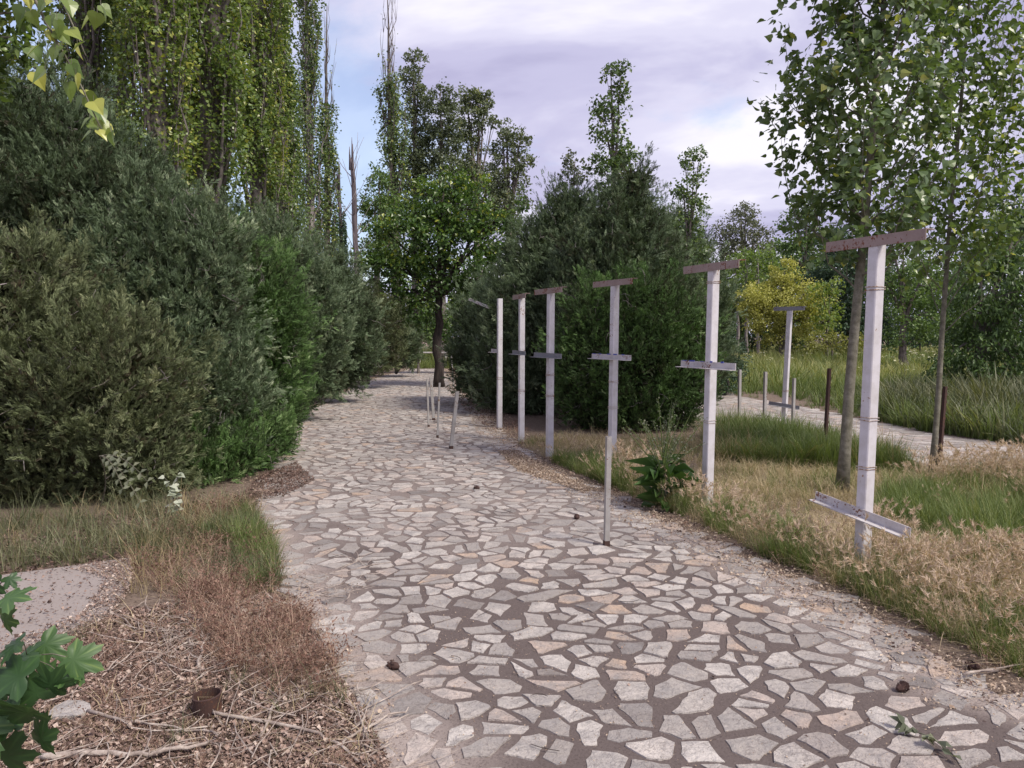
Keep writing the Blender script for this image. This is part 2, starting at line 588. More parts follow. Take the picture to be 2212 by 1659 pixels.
M['bark'] = bark('rough_grey_bark', (0.06, 0.05, 0.045), (0.15, 0.13, 0.12), (0.27, 0.245, 0.225))
M['bark_pale'] = bark('smooth_pale_bark', (0.10, 0.095, 0.07), (0.165, 0.155, 0.12), (0.24, 0.225, 0.185), 16, 1.0)
M['bark_dark'] = bark('dark_bark', (0.022, 0.018, 0.017), (0.045, 0.037, 0.033), (0.085, 0.07, 0.06))
M['bark_dead'] = bark('weathered_dead_wood', (0.12, 0.10, 0.11), (0.24, 0.21, 0.21), (0.38, 0.35, 0.34), 10, 0.12)
M['bark_stub'] = bark('grey_purple_deadwood', (0.055, 0.045, 0.052), (0.12, 0.10, 0.11), (0.20, 0.175, 0.18), 10, 0.12)
M['twig'] = bark('dry_twig', (0.16, 0.125, 0.11), (0.34, 0.285, 0.25), (0.56, 0.50, 0.44), 20, 1)


def paint_mat(name, base, dirt, rust, amount, rough=0.45):
    m = new_mat(name)
    n1 = tex_noise(m, 9, 6, 0.7)
    n2 = tex_noise(m, 55, 4, 0.6)
    c = mixc(m, ramp_(m, n1, [(0.42, (0, 0, 0)), (0.75, (1, 1, 1))]), base, dirt)
    mm = N_(m, 'ShaderNodeMath', operation='MULTIPLY')
    n3 = tex_noise(m, 5.5, 3, 0.5)
    m.node_tree.links.new(n2, mm.inputs[0]); m.node_tree.links.new(n3, mm.inputs[1])
    lo = 0.42 - amount * 0.22
    c = mixc(m, ramp_(m, mm.outputs[0], [(lo, (0, 0, 0)), (lo + 0.03, (1, 1, 1))]), c, rust)
    return finish(m, c, rough, 0.4, 0, n2, 0.08, 0.004)


M['white'] = paint_mat('white_paint', (0.61, 0.595, 0.63), (0.47, 0.45, 0.45), (0.26, 0.15, 0.09), 0.16)
M['bollard'] = paint_mat('worn_grey_paint', (0.34, 0.33, 0.325), (0.25, 0.235, 0.215), (0.16, 0.09, 0.05), 0.35)
M['bar_rusty'] = paint_mat('brown_primer', (0.30, 0.235, 0.22), (0.23, 0.17, 0.15), (0.16, 0.055, 0.028), 0.55, 0.7)
M['bar_white'] = paint_mat('chipped_white_paint', (0.52, 0.50, 0.51), (0.38, 0.35, 0.34), (0.17, 0.07, 0.04), 0.45)
M['bar_grey'] = paint_mat('grey_primer', (0.24, 0.24, 0.27), (0.19, 0.18, 0.19), (0.10, 0.05, 0.03), 0.3)
M['weld'] = paint_mat('rust_stained_weld', (0.50, 0.44, 0.40), (0.40, 0.30, 0.20), (0.26, 0.13, 0.06), 0.8, 0.7)
M['blue'] = paint_mat('blue_paint', (0.06, 0.08, 0.36), (0.10, 0.11, 0.28), (0.2, 0.2, 0.25), 0.2)
M['rust'] = paint_mat('rusted_iron', (0.062, 0.032, 0.026), (0.042, 0.024, 0.021), (0.10, 0.045, 0.027), 0.4, 0.8)
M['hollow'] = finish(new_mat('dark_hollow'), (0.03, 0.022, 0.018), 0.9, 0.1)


def stone_mat():
    m = new_mat('flagstone')
    base = ramp_(m, attr(m), [(0.0, (0.18, 0.158, 0.148)), (0.2, (0.345, 0.312, 0.288)), (0.5, (0.49, 0.45, 0.415)), (0.75, (0.61, 0.57, 0.53)), (0.9, (0.48, 0.395, 0.345)), (1.0, (0.51, 0.37, 0.265))])
    n1 = tex_noise(m, 7, 6, 0.65)
    n2 = tex_noise(m, 38, 5, 0.7, dist=0.6)
    c = mixc(m, ramp_(m, n1, [(0.42, (0, 0, 0)), (0.66, (0.85, 0.85, 0.85))]), base, (0.29, 0.272, 0.265))
    c = mixc(m, ramp_(m, n2, [(0.30, (0.55, 0.55, 0.55)), (0.44, (0, 0, 0))]), c, (0.20, 0.17, 0.165))
    n3 = tex_noise(m, 1.1, 4, 0.6)
    c = mixc(m, ramp_(m, n3, [(0.55, (0, 0, 0)), (0.75, (0.55, 0.55, 0.55))]), c, (0.37, 0.315, 0.295))
    n4 = tex_noise(m, 6.5, 5, 0.62, dist=1.6)
    crack = ramp_(m, n4, [(0.482, (0, 0, 0)), (0.495, (0.8, 0.8, 0.8)), (0.508, (0, 0, 0))])
    c = mixc(m, crack, c, (0.17, 0.145, 0.135))
    n5 = tex_noise(m, 130, 3, 0.7)
    c = mixc(m, ramp_(m, n5, [(0.3, (0.5, 0.5, 0.5)), (0.5, (0, 0, 0))]), c, (0.24, 0.21, 0.195))
    hm = N_(m, 'ShaderNodeMath', operation='ADD')
    m.node_tree.links.new(n2, hm.inputs[0]); m.node_tree.links.new(n4, hm.inputs[1])
    return finish(m, c, 0.75, 0.25, 0, hm.outputs[0], 0.8, 0.02)


def mortar_mat():
    m = new_mat('path_earth')
    n1 = tex_noise(m, 1.3, 5, 0.6)
    n2 = tex_noise(m, 90, 4, 0.7)
    mr = N_(m, 'ShaderNodeMath', operation='ADD')
    m2 = N_(m, 'ShaderNodeMath', operation='MULTIPLY_ADD')
    m2.inputs[1].default_value = 1.1; m2.inputs[2].default_value = -0.55
    m.node_tree.links.new(n1, m2.inputs[0])
    m.node_tree.links.new(attr(m), mr.inputs[0]); m.node_tree.links.new(m2.outputs[0], mr.inputs[1])
    c = mixc(m, ramp_(m, mr.outputs[0], [(0.12, (0, 0, 0)), (0.9, (1, 1, 1))]), (0.128, 0.104, 0.098), (0.34, 0.29, 0.265))
    c = mixc(m, ramp_(m, n2, [(0.35, (0.6, 0.6, 0.6)), (0.5, (0, 0, 0)), (0.68, (0, 0, 0)), (0.75, (0, 0, 0))]), c, (0.075, 0.058, 0.055))
    c = mixc(m, ramp_(m, n2, [(0.66, (0, 0, 0)), (0.74, (0.6, 0.6, 0.6))]), c, (0.36, 0.31, 0.29))
    return finish(m, c, 0.9, 0.1, 0, n2, 0.6, 0.01)


def ground_mat():
    m = new_mat('earth')
    n1 = tex_noise(m, 0.6, 6, 0.6)
    n2 = tex_noise(m, 45, 5, 0.7)
    n3 = tex_noise(m, 12, 5, 0.7)
    c = mixc(m, n1, (0.145, 0.108, 0.090), (0.215, 0.17, 0.135))
    c = mixc(m, ramp_(m, n3, [(0.4, (0, 0, 0)), (0.7, (1, 1, 1))]), c, (0.26, 0.20, 0.16))
    c = mixc(m, ramp_(m, n2, [(0.36, (1, 1, 1)), (0.5, (0, 0, 0))]), c, (0.07, 0.05, 0.043))
    return finish(m, c, 0.95, 0.1, 0, n2, 0.8, 0.02)


def slab_mat():
    m = new_mat('worn_concrete')
    n1 = tex_noise(m, 2.0, 6, 0.65)
    n2 = tex_noise(m, 60, 5, 0.7)
    c = mixc(m, n1, (0.25, 0.215, 0.20), (0.33, 0.295, 0.28))
    c = mixc(m, ramp_(m, n2, [(0.32, (0.7, 0.7, 0.7)), (0.45, (0, 0, 0))]), c, (0.22, 0.18, 0.165))
    return finish(m, c, 0.9, 0.15, 0, n2, 0.3, 0.006)


M['stone'] = stone_mat()
M['mortar'] = mortar_mat()
M['ground'] = ground_mat()
M['slab'] = slab_mat()


# ------------------------------------------------------------------ object tags
def tag(o, label=None, cat=None, group=None, kind=None):
    for k, v in (('label', label), ('category', cat), ('group', group), ('kind', kind)):
        if v:
            o[k] = v
    return o


def empty(name, loc, label, cat, group=None):
    o = bpy.data.objects.new(name, None)
    o.empty_display_size = 0.2
    o.location = tuple(loc)
    C.objects.link(o)
    return tag(o, label, cat, group)


# ------------------------------------------------------------------ setting: ground, paths, slab
mb = MB()
xs = np.linspace(-260, 260, 53); ys = np.linspace(-120, 400, 53)
V = np.array([(x, y, 0) for y in ys for x in xs])
mb.poly(V, [(j * 53 + i, j * 53 + i + 1, (j + 1) * 53 + i + 1, (j + 1) * 53 + i) for j in range(52) for i in range(52)])
tag(mb.build('ground', M['ground']), kind='structure')

PATH_L = [(830, 1700), (835, 1659), (800, 1560), (720, 1440), (690, 1370), (640, 1290), (600, 1200), (555, 1125), (550, 1090), (585, 1040), (610, 960), (630, 905), (690, 875), (750, 845), (820, 815), (890, 797)]
PATH_R = [(2212, 1540), (2100, 1455), (1950, 1375), (1800, 1292), (1650, 1225), (1500, 1160), (1380, 1100), (1280, 1060), (1180, 1015), (1120, 970), (1080, 935), (1045, 885), (1010, 850), (985, 815), (960, 797)]
pl = np.vstack([[(-0.55, -3.0)], GP(PATH_L)])
pr = np.vstack([[(6.0, -3.0), (4.2, 1.0), (3.0, 2.5)], GP(PATH_R)])
path_poly = np.vstack([pl, pr[::-1]])
SIDE_U = [(1520, 846), (1600, 858), (1700, 874), (1850, 905), (2000, 935), (2212, 965)]
SIDE_D = [(1520, 905), (1620, 925), (1760, 955), (1900, 985), (2050, 1010), (2212, 1030)]
su, sd_ = GP(SIDE_U), GP(SIDE_D)
su = np.vstack([su[:1] + (su[0] - su[1]) * 1.5, su, su[-1:] + (su[-1] - su[-2]) * 1.2])
sd_ = np.vstack([sd_[:1] + (sd_[0] - sd_[1]) * 1.5, sd_, sd_[-1:] + (sd_[-1] - sd_[-2]) * 1.2])
side_poly = np.vstack([su, sd_[::-1]])


def clip(poly, p, n):
    out = []
    k = len(poly)
    dd = [(q[0] - p[0]) * n[0] + (q[1] - p[1]) * n[1] for q in poly]
    for i in range(k):
        a, b = poly[i], poly[(i + 1) % k]
        da, db = dd[i], dd[(i + 1) % k]
        if da <= 0:
            out.append(a)
        if (da < 0 < db) or (db < 0 < da):
            t = da / (da - db)
            out.append((a[0] + (b[0] - a[0]) * t, a[1] + (b[1] - a[1]) * t))
    return out


def flagstones(mb, poly, sp, seed, gap=(0.003, 0.0155), z0=0.004, zt=0.0085):
    R = random.Random(seed)
    lo, hi = poly.min(0), poly.max(0)
    pts = []
    nx, ny = int((hi[0] - lo[0]) / sp) + 1, int((hi[1] - lo[1]) / (sp * 0.87)) + 1
    for j in range(ny):
        for i in range(nx):
            if R.random() < 0.16:
                continue
            pts.append((lo[0] + (i + (j % 2) * 0.5 + R.uniform(-.45, .45)) * sp, lo[1] + (j + R.uniform(-.45, .45)) * sp * 0.87))
    P = np.array(pts)
    keep = inside(poly, P)
    P = P[keep]
    Mx = []
    for _ in P:
        a = R.uniform(0, math.pi); e = R.choice([1.0, 1.7, 2.6, 4.0])
        c, s = math.cos(a), math.sin(a)
        l1, l2 = 1 / e, e ** 0.5
        Mx.append((l1 * c * c + l2 * s * s, (l1 - l2) * c * s, l1 * s * s + l2 * c * c))
    grid = {}
    cs = sp * 2.6
    for i, p in enumerate(P):
        grid.setdefault((int(p[0] // cs), int(p[1] // cs)), []).append(i)
    for i, p in enumerate(P):
        gx, gy = int(p[0] // cs), int(p[1] // cs)
        nb = [j for a in (-1, 0, 1) for b in (-1, 0, 1) for j in grid.get((gx + a, gy + b), ()) if j != i]
        nb.sort(key=lambda j: (P[j][0] - p[0]) ** 2 + (P[j][1] - p[1]) ** 2)
        asp = R.uniform(1.0, 3.0)
        big = sp * R.uniform(0.58, 1.15)
        th = R.uniform(0, math.pi)
        c_, s_ = math.cos(th), math.sin(th)
        pg = []
        for qx, qy in ((-1, -1), (1, -1), (1, 1), (-1, 1)):
            ux, uy = qx * big * asp ** 0.5 * R.uniform(.6, 1.15), qy * big / asp ** 0.5 * R.uniform(.6, 1.15)
            pg.append((p[0] + c_ * ux - s_ * uy, p[1] + s_ * ux + c_ * uy))
        for j in nb[:22]:
            q = P[j]
            d = (q[0] - p[0], q[1] - p[1])
            m = [(a + b) / 2 for a, b in zip(Mx[i], Mx[j])]
            n = (m[0] * d[0] + m[1] * d[1], m[1] * d[0] + m[2] * d[1])
            ln = math.hypot(*n)
            n = (n[0] / ln, n[1] / ln)
            g = R.uniform(*gap) * (1.0 if R.random() < .8 else 1.9)
            pg = clip(pg, ((p[0] + q[0]) / 2 - n[0] * g, (p[1] + q[1]) / 2 - n[1] * g), n)
            if len(pg) < 3:
                break
        if len(pg) < 3:
            continue
        cx = sum(q[0] for q in pg) / len(pg); cy = sum(q[1] for q in pg) / len(pg)
        # knock off a corner now and then
        if R.random() < 0.6:
            a = R.uniform(0, 2 * math.pi)
            n = (math.cos(a), math.sin(a))
            ex = max((q[0] - cx) * n[0] + (q[1] - cy) * n[1] for q in pg)
            pg = clip(pg, (cx + n[0] * ex * R.uniform(.5, .85), cy + n[1] * ex * R.uniform(.5, .85)), n)
        if len(pg) < 3:
            continue
        area = 0.5 * abs(sum(pg[k][0] * pg[(k + 1) % len(pg)][1] - pg[(k + 1) % len(pg)][0] * pg[k][1] for k in range(len(pg))))
        if area < 0.0022:
            continue
        near = p[1] < 9
        ring = []
        for k in range(len(pg)):
            a, b = pg[k], pg[(k + 1) % len(pg)]
            ln = math.hypot(b[0] - a[0], b[1] - a[1])
            if ln < 0.006:
                continue
            ring.append((a[0] + R.uniform(-.003, .003), a[1] + R.uniform(-.003, .003)))
            if near:
                ns = max(1, int(ln / 0.035))
                for s in range(1, ns):
                    t = s / ns
                    nx_, ny_ = -(b[1] - a[1]) / ln, (b[0] - a[0]) / ln
                    o = R.uniform(-.001, .0075)
                    ring.append((a[0] + (b[0] - a[0]) * t + nx_ * o, a[1] + (b[1] - a[1]) * t + ny_ * o))
        if len(ring) < 3:
            continue
        h = zt + R.uniform(-.0025, .0025)
        tx, ty = R.uniform(-.008, .008), R.uniform(-.008, .008)
        V = [(x, y, z0 - 0.003) for x, y in ring]
        Vm = []
        for x, y in ring:
            l = math.hypot(x - cx, y - cy) + 1e-6
            k = max(0.0, 1 - 0.0015 / l)
            Vm.append((cx + (x - cx) * k, cy + (y - cy) * k, h + (x - cx) * tx + (y - cy) * ty))
        n = len(ring)
        u = R.random()
        t = R.uniform(0.15, 0.72) if u < .74 else (R.uniform(.78, .95) if u < .92 else (R.uniform(0, .15) if u < .965 else R.uniform(.95, 1)))
        mb.poly(V + Vm, [(i, (i + 1) % n, n + (i + 1) % n, n + i) for i in range(n)] + [tuple(range(n, 2 * n))], t, 1)


def sheet(mb, left, right, z, mat=0, cols=16, dust=0.0):
    """strip between two polylines; tint = how dusty the earth is (towards the edges and farther along)"""
    def res(l, n=60):
        d = np.r_[0, np.cumsum(np.linalg.norm(np.diff(l, axis=0), axis=1))]
        t = np.linspace(0, d[-1], n)
        return np.c_[np.interp(t, d, l[:, 0]), np.interp(t, d, l[:, 1])]
    a, b = res(left), res(right)
    n = len(a)
    V, T = [], []
    for i in range(n):
        for j in range(cols + 1):
            p = a[i] + (b[i] - a[i]) * j / cols
            e = min(np.linalg.norm(p - a[i]), np.linalg.norm(p - b[i]))
            V.append((p[0], p[1], z))
            T.append(max(dust, np.clip(1.1 - e / 0.6, 0, 1), np.clip((p[1] - 4.4) / 4.0, 0, 0.42)))
    c = cols + 1
    mb.poly(V, [(i * c + j, i * c + j + 1, (i + 1) * c + j + 1, (i + 1) * c + j) for i in range(n - 1) for j in range(cols)], T, mat)


mb = MB()
sheet(mb, pl, pr, 0.004)
flagstones(mb, path_poly, 0.160, 5)
tag(mb.build('path', [M['mortar'], M['stone']]), kind='structure')
mb = MB()
sheet(mb, su, sd_, 0.004, dust=1.1)
flagstones(mb, side_poly, 0.25, 8)
tag(mb.build('path', [M['mortar'], M['stone']]), kind='structure')

mb = MB()
slab = GP([(-300, 1268), (0, 1252), (150, 1232), (282, 1213), (284, 1262), (240, 1325), (120, 1390), (0, 1418), (-300, 1470)])
n = len(slab)
V = [(x, y, 0.0) for x, y in slab] + [(x, y, 0.03) for x, y in slab]
mb.poly(V, [(i, (i + 1) % n, n + (i + 1) % n, n + i) for i in range(n)] + [tuple(range(n, 2 * n))])
tag(mb.build('pavement', M['slab']), kind='structure')

# ------------------------------------------------------------------ plants: builders
UP = np.array([0, 0, 1.0])


def curve(a, b, bulge=(0, 0, 0), n=6, wob=0.0):
    t = np.linspace(0, 1, n)[:, None]
    p = np.asarray(a) * (1 - t) + np.asarray(b) * t + np.asarray(bulge) * (4 * t * (1 - t))
    if wob:
        w = rng.normal(size=(n, 3)) * wob
        w[0] = 0
        p = p + w
    return p


def blob_world(blobs, d):
    cs, rs = [], []
    for b in blobs:
        dd = d + (b[3] if len(b) > 3 else 0)
        cs.append(at(b[0], b[1], dd)); rs.append(b[2] * dd / F)
    return np.array(cs), np.array(rs)


def broad(name, label, cat, base, blobs, d, leaf=0.08, cover=2.6, mat='mid', bk='bark', trunk=0.15, fork=None, temps=POPLAR,
          clump=0.34, group=None, gaps=0.35, droop=0.0, limbs=True, tjit=0.24, t0=0.42, top_tint=0.0, lean=None, twigs=2):
    """trunk and limbs reaching into leaf clumps that fill the given masses"""
    base = np.array([base[0], base[1], 0.0])
    root = empty(name, base, label, cat, group)
    cs, rs = blob_world(blobs, d)
    top = cs[:, 2].max()
    tb = MB()
    if fork is None:
        fork = max(0.5, cs[:, 2].min() - rs[np.argmin(cs[:, 2])] * 0.2)
    mean = cs.mean(0)
    fp = np.array([base[0] + (mean[0] - base[0]) * 0.35, base[1] + (mean[1] - base[1]) * 0.2, fork]) if lean is None else np.array(lean)
    tp = curve(base - UP * 0.05, fp, (rng.normal() * 0.06, rng.normal() * 0.06, 0), 8, 0.012 * trunk / 0.1)
    tb.tube(tp, np.linspace(trunk * 0.62, trunk * 0.42, 8) * np.r_[1.35, 1.08, np.ones(6)], 9)
    lb, ls = [], MB()
    alls = []
    for c, r in zip(cs, rs):
        pts = curve(fp, c + UP * r * 0.3, (0, 0, 0.1 * np.linalg.norm(c - fp)), 6, 0.03)
        r0 = max(0.008, trunk * 0.36 * min(1.0, (r / rs.max()) ** 0.7))
        if limbs:
            tb.tube(pts, np.linspace(r0, r0 * 0.25, 6), 6)
        m = max(4, int(5.5 / clump ** 2 * 0.55))
        q = unit(rng.normal(size=(m, 3))) * (r * (0.25 + 0.75 * rng.random((m, 1)) ** 0.5))
        cc = c + q
        cr = r * clump * rng.uniform(0.6, 1.25, m)
        if limbs:
            for k in range(min(m, twigs)):
                j = rng.integers(2, 6)
                tb.tube(curve(pts[j], cc[k], (0, 0, 0.05 * r), 4, 0.015), [r0 * 0.3, r0 * 0.2, r0 * 0.14, r0 * 0.06], 4, cap=False)
        nl = int(cover * math.pi * r * r / (0.42 * leaf * leaf) / m) + 1
        nl = np.maximum(1, (nl * rng.uniform(1 - gaps, 1 + gaps, m)).astype(int))
        idx = np.repeat(np.arange(m), nl)
        o = rng.normal(size=(len(idx), 3)) * 0.55
        P = cc[idx] + o * cr[idx][:, None] * np.array([1, 1, 0.8])
        out = unit(P - c)
        A = out * 0.5 + rng.normal(size=P.shape) * 0.7 + UP * (0.1 - droop)
        H = UP * 0.9 + out * 0.5 + rng.normal(size=P.shape) * 0.6
        ct = rng.normal(size=m) * 0.09
        t = t0 + ct[idx] + rng.normal(size=len(idx)) * tjit * 0.6 + top_tint * np.clip((P[:, 2] - c[2]) / r, -0.5, 1) + 0.0  # tint rises toward the top of each mass: young, yellower leaves
        hot = rng.random(len(idx)) < 0.05
        t = np.where(hot, t + 0.35, t)
        scatter(ls, temps, P, A, leaf * rng.uniform(.65, 1.25, len(P)), H, np.clip(t, 0, 1))
    tb.build('trunk', M[bk], root, base, True)
    ls.build('crown', M[mat], root, base)
    return root


def fastigiate(name, label, cat, base, height, width, start, nb, leaf, per, mat='poplar', bk='bark', trunk=0.4, lean=(0, 0), group=None,
               bare=0.0, out=0.32, temps=POPLAR, spread=0.22, t0=0.42, seglen=None, forkz=None, taper=0.75, hmin=None, tjit=0.16):
    """upright poplar: steep branches hugging the trunk; bare = share of the top without leaves"""
    base = np.array([base[0], base[1], 0.0])
    root = empty(name, base, label, cat, group)
    tb, ls = MB(), MB()
    n = 14
    z = np.linspace(0, 1, n)
    tp = np.c_[base[0] + lean[0] * z, base[1] + lean[1] * z, -0.05 + z * height]
    tp[2:, :2] += np.cumsum(rng.normal(size=(n - 2, 2)) * 0.012 * height / 8, axis=0)
    rad = trunk * 0.5 * (1 - taper * z) * np.r_[1.3, np.ones(n - 1)]
    tb.tube(tp, rad, 10)
    for k in range(nb):
        f = start + (1 - start) * (k + rng.random() * 0.8) / nb * 0.93
        if bare > 0 and f > 1 - bare * 1.3 and rng.random() < .55:
            continue
        p0 = np.array([np.interp(f, z, tp[:, j]) for j in range(3)])
        a = k * 2.4 + rng.normal() * 0.5
        rem = (1 - f) * height
        ln = min((seglen or 0.34 * height), rem * 1.02 + 0.4) * rng.uniform(.7, 1.1)
        w = width * (0.55 + 0.45 * math.sin(math.pi * min(1, (f - start) / (1 - start) + 0.25))) * rng.uniform(.6, 1.1)
        dx = np.array([math.cos(a), math.sin(a), 0])
        t = np.linspace(0, 1, 7)[:, None]
        pts = p0 + dx * w * (1 - (1 - t) ** 1.8) + UP * ln * (t * (1 - out) + out * t * t) + np.r_[np.zeros((1, 3)), rng.normal(size=(6, 3)) * 0.02 * ln]
        r0 = max(0.005, min(trunk * 0.10, np.interp(f, z, rad) * 0.4))
        tb.tube(pts, np.linspace(r0, r0 * 0.12, 7), 5, cap=False)
        ends = []
        for s in range(4):
            j = rng.integers(1, 7)
            e = pts[j] + unit(rng.normal(size=3) * [1, 1, .4] + dx * .5) * 0.3 * w + UP * ln * 0.25
            tb.tube(curve(pts[j], e, (0, 0, -0.03 * ln), 4), [r0 * .4, r0 * .3, r0 * .2, r0 * .08], 4, cap=False)
            ends.append((pts[j], e))
        if f > 1 - bare:
            if rng.random() < 0.9:
                continue
        m = int(per * (ln / (0.34 * height)) * rng.uniform(.5, 1.35))
        if m < 1:
            continue
        tt = 0.12 + 0.9 * rng.random(m) ** 0.8
        nclu = 8
        cl = rng.random(nclu); ci = rng.integers(0, nclu, m)
        tt = np.where(rng.random(m) < .75, np.clip(cl[ci] * .85 + .15 + rng.normal(size=m) * .05, .08, 1.04), tt)
        P = np.c_[tuple(np.interp(tt, t[:, 0], pts[:, j]) for j in range(3))]
        coff = rng.normal(size=(nclu, 3)) * spread * width * 1.25
        csz = rng.uniform(.35, .75, nclu)
        P = P + coff[ci] + rng.normal(size=(m, 3)) * (spread * width * csz[ci])[:, None]
        ea = np.array([q[0] for q in ends]); eb = np.array([q[1] for q in ends])
        mv = rng.random(m) < .5
        ei = rng.integers(0, len(ends), m); eu = (0.45 + 0.6 * rng.random(m))[:, None]
        Pe = ea[ei] * (1 - eu) + eb[ei] * eu + rng.normal(size=(m, 3)) * min(.16, spread * width * .7)
        P = np.where(mv[:, None], Pe, P)
        if bare > 0:
            P = P[(P[:, 2] < (1 - bare) * height) | (rng.random(len(P)) < .04)]; m = len(P)
            if m == 0:
                continue
        if hmin is not None:
            P = P[P[:, 2] > hmin]; m = len(P)
            if m == 0:
                continue
        o = unit(P - np.array([base[0] + lean[0] * f, base[1] + lean[1] * f, 0]) * [1, 1, 0] - UP * P[:, 2:3] * 1.0 + 1e-6)
        A = o * 0.6 + rng.normal(size=P.shape) * 0.75 - UP * 0.1
        H = UP * 0.7 + o * 0.6 + rng.normal(size=P.shape) * 0.6
        tn = t0 + rng.normal() * 0.08 + rng.normal(size=m) * tjit + 0.4 * (rng.random(m) < 0.05)
        scatter(ls, temps, P, A, leaf * rng.uniform(.6, 1.2, m), H, np.clip(tn, 0, 1))
    tb.build('trunk', M[bk], root, base, True)
    ls.build('crown', M[mat], root, base)
    return root


def juniper(label, base, blobs, d, spray=0.17, dens=170, mat='juniper', temps=SPRAY, group=None, rag=0.14, t0=0.42, name='juniper', cat='juniper shrub'):
    """shaggy evergreen: sprays cover the outside of the joined masses, several layers deep"""
    base = np.array([base[0], base[1], 0.0])
    root = empty(name, base, label, cat, group)
    cs, rs = blob_world(blobs, d)
    ls, tb = MB(), MB()
    for k in range(len(cs)):
        c, r = cs[k], rs[k]
        m = int(4 * math.pi * r * r * dens * 3.3)
        q = unit(rng.normal(size=(m, 3)))
        lump = vnoise(c + q * r, 1.15 + 1.2 / max(r, .5), k)
        lump2 = vnoise(c + q * r, 3.1, k + 50)
        lump3 = vnoise(c + q * r, 7.5, k + 90)
        dep = rng.random(m) ** 1.6
        rad = r * (0.88 + 0.20 * lump) + 0.46 * min(1, r) * (lump2 - 0.5) + 0.16 * (lump3 - .5) - dep * min(0.38, 0.5 * r) + rng.normal(size=m) * rag * 0.3
        thin = rng.random(m) < np.clip(0.95 - 3.2 * np.abs(lump2 - 0.28) - lump3 * .4, 0, 0.55)
        P = c + q * rad[:, None]
        ok = (P[:, 2] > 0.03) & ~thin
        for j in range(len(cs)):
            if j != k:
                ok &= np.linalg.norm(P - cs[j], axis=1) > rs[j] * 0.78
        # unseen far side is thinned, not dropped
        back = (q[:, 1] > 0.45)
        ok &= ~(back & (rng.random(m) < 0.6))
        P, q, lump, lump3 = P[ok], q[ok], lump[ok], lump3[ok]
        m = len(P)
        A = q * 0.62 + UP * 0.62 + rng.normal(size=P.shape) * 0.42
        tn = t0 + (lump - 0.5) * 0.30 + (lump3 - .5) * 0.25 + rng.normal(size=m) * 0.19
        tn += 0.35 * (rng.random(m) < 0.05)
        scatter(ls, temps, P, A, spray * 0.76 * rng.uniform(.55, 1.35, m), None, np.clip(tn, 0, 0.95))
        # plumes: leader shoots standing proud of the mass
        npl = int(4 * math.pi * r * r * 15)
        qp = unit(rng.normal(size=(npl, 3)) + UP * .25 - np.array([0, .3, 0]))
        lp = vnoise(c + qp * r, 1.15 + 1.2 / max(r, .5), k)
        Pb = c + qp * (r * (0.84 + 0.20 * lp))[:, None]
        good = Pb[:, 2] > 0.15
        for j in range(len(cs)):
            if j != k:
                good &= np.linalg.norm(Pb - cs[j], axis=1) > rs[j] * 0.8
        Pb, qp = Pb[good], qp[good]
        npl = len(Pb)
        if npl:
            Ap = unit(qp * .7 + UP * .75 + rng.normal(size=Pb.shape) * .32)
            Lp = np.where(rng.random(npl) < .25, rng.uniform(.4, .68, npl), rng.uniform(.16, .46, npl)) * (0.7 + 0.3 * min(1.2, r)) * spray / 0.16
            ks = 26
            tt = rng.random((npl, ks)) ** 0.8
            Pp = (Pb[:, None] + Ap[:, None] * (tt * Lp[:, None])[..., None] + rng.normal(size=(npl, ks, 3)) * (0.075 * (1 - 0.75 * tt) * Lp[:, None] / .4)[..., None]).reshape(-1, 3)
            Aa = np.repeat(Ap, ks, 0) + rng.normal(size=Pp.shape) * .36
            tp_ = np.repeat(np.clip(t0 + rng.normal(size=npl) * .16, 0, .9), ks) + rng.normal(size=len(Pp)) * .08 + .10 * tt.ravel()
            scatter(ls, temps, Pp, Aa, spray * .66 * rng.uniform(.6, 1.2, len(Pp)), None, np.clip(tp_, 0, .95))
        mi = int(4 * math.pi * r * r * dens * 0.55)
        qi = unit(rng.normal(size=(mi, 3)))
        Pi = c + qi * (r * rng.uniform(0.30, 0.76, mi))[:, None]
        Pi = Pi[Pi[:, 2] > 0.05]
        scatter(ls, SPRAYF, Pi, rng.normal(size=Pi.shape) + UP * .3, spray * 1.5 * rng.uniform(.7, 1.3, len(Pi)), None, np.clip(t0 - 0.12 + rng.normal(size=len(Pi)) * 0.12, 0, 0.95))
        # limbs and bare twigs showing in the gaps
        b0 = base + np.array([0, 0, 0.1])
        tb.tube(curve(b0, c + UP * 0.4 * r, (0, 0, 0.15), 6, 0.05), np.linspace(0.05, 0.012, 6), 5)
        for s in range(int(6 + 10 * r)):
            v = unit(rng.normal(size=3) * [1, .8, .7] - [0, 0.5, 0])
            e = c + v * r * rng.uniform(.8, 1.08)
            if e[2] < 0.1:
                continue
            s0 = c + v * r * 0.25
            tb.tube(curve(s0, e, rng.normal(size=3) * 0.12 * r, 5, 0.02 * r), [0.011, 0.009, 0.007, 0.005, 0.003], 4, cap=False)
    dt = ls  # bare dead twigs share the mesh of the sprays, as second material
    for c, r in zip(cs, rs):
        for s in range(int(3 + 9 * r)):
            v = unit(rng.normal(size=3) * [1, .6, .9] - [0, .8, 0])
            s0 = c + v * r * .85
            e = c + v * r * rng.uniform(1.02, 1.16) + rng.normal(size=3) * [.14, .05, .10]
            if min(e[2], s0[2]) < .15:
                continue
            pts = curve(s0, e, rng.normal(size=3) * .06, 6, .008)
            dt.tube(pts, np.linspace(.0055, .002, 6), 4, cap=False, mat=1)
            for w in range(2):
                j = rng.integers(2, 5)
                dt.tube(curve(pts[j], pts[j] + rng.normal(size=3) * .07, (0, 0, 0), 4, .005), [.003, .0025, .002, .001], 3, cap=False, mat=1)
    tb.build('branches', M['bark'], root, base, True)
    ls.build('foliage_and_twigs', [M[mat], M['bark_dead']], root, base)
    return root

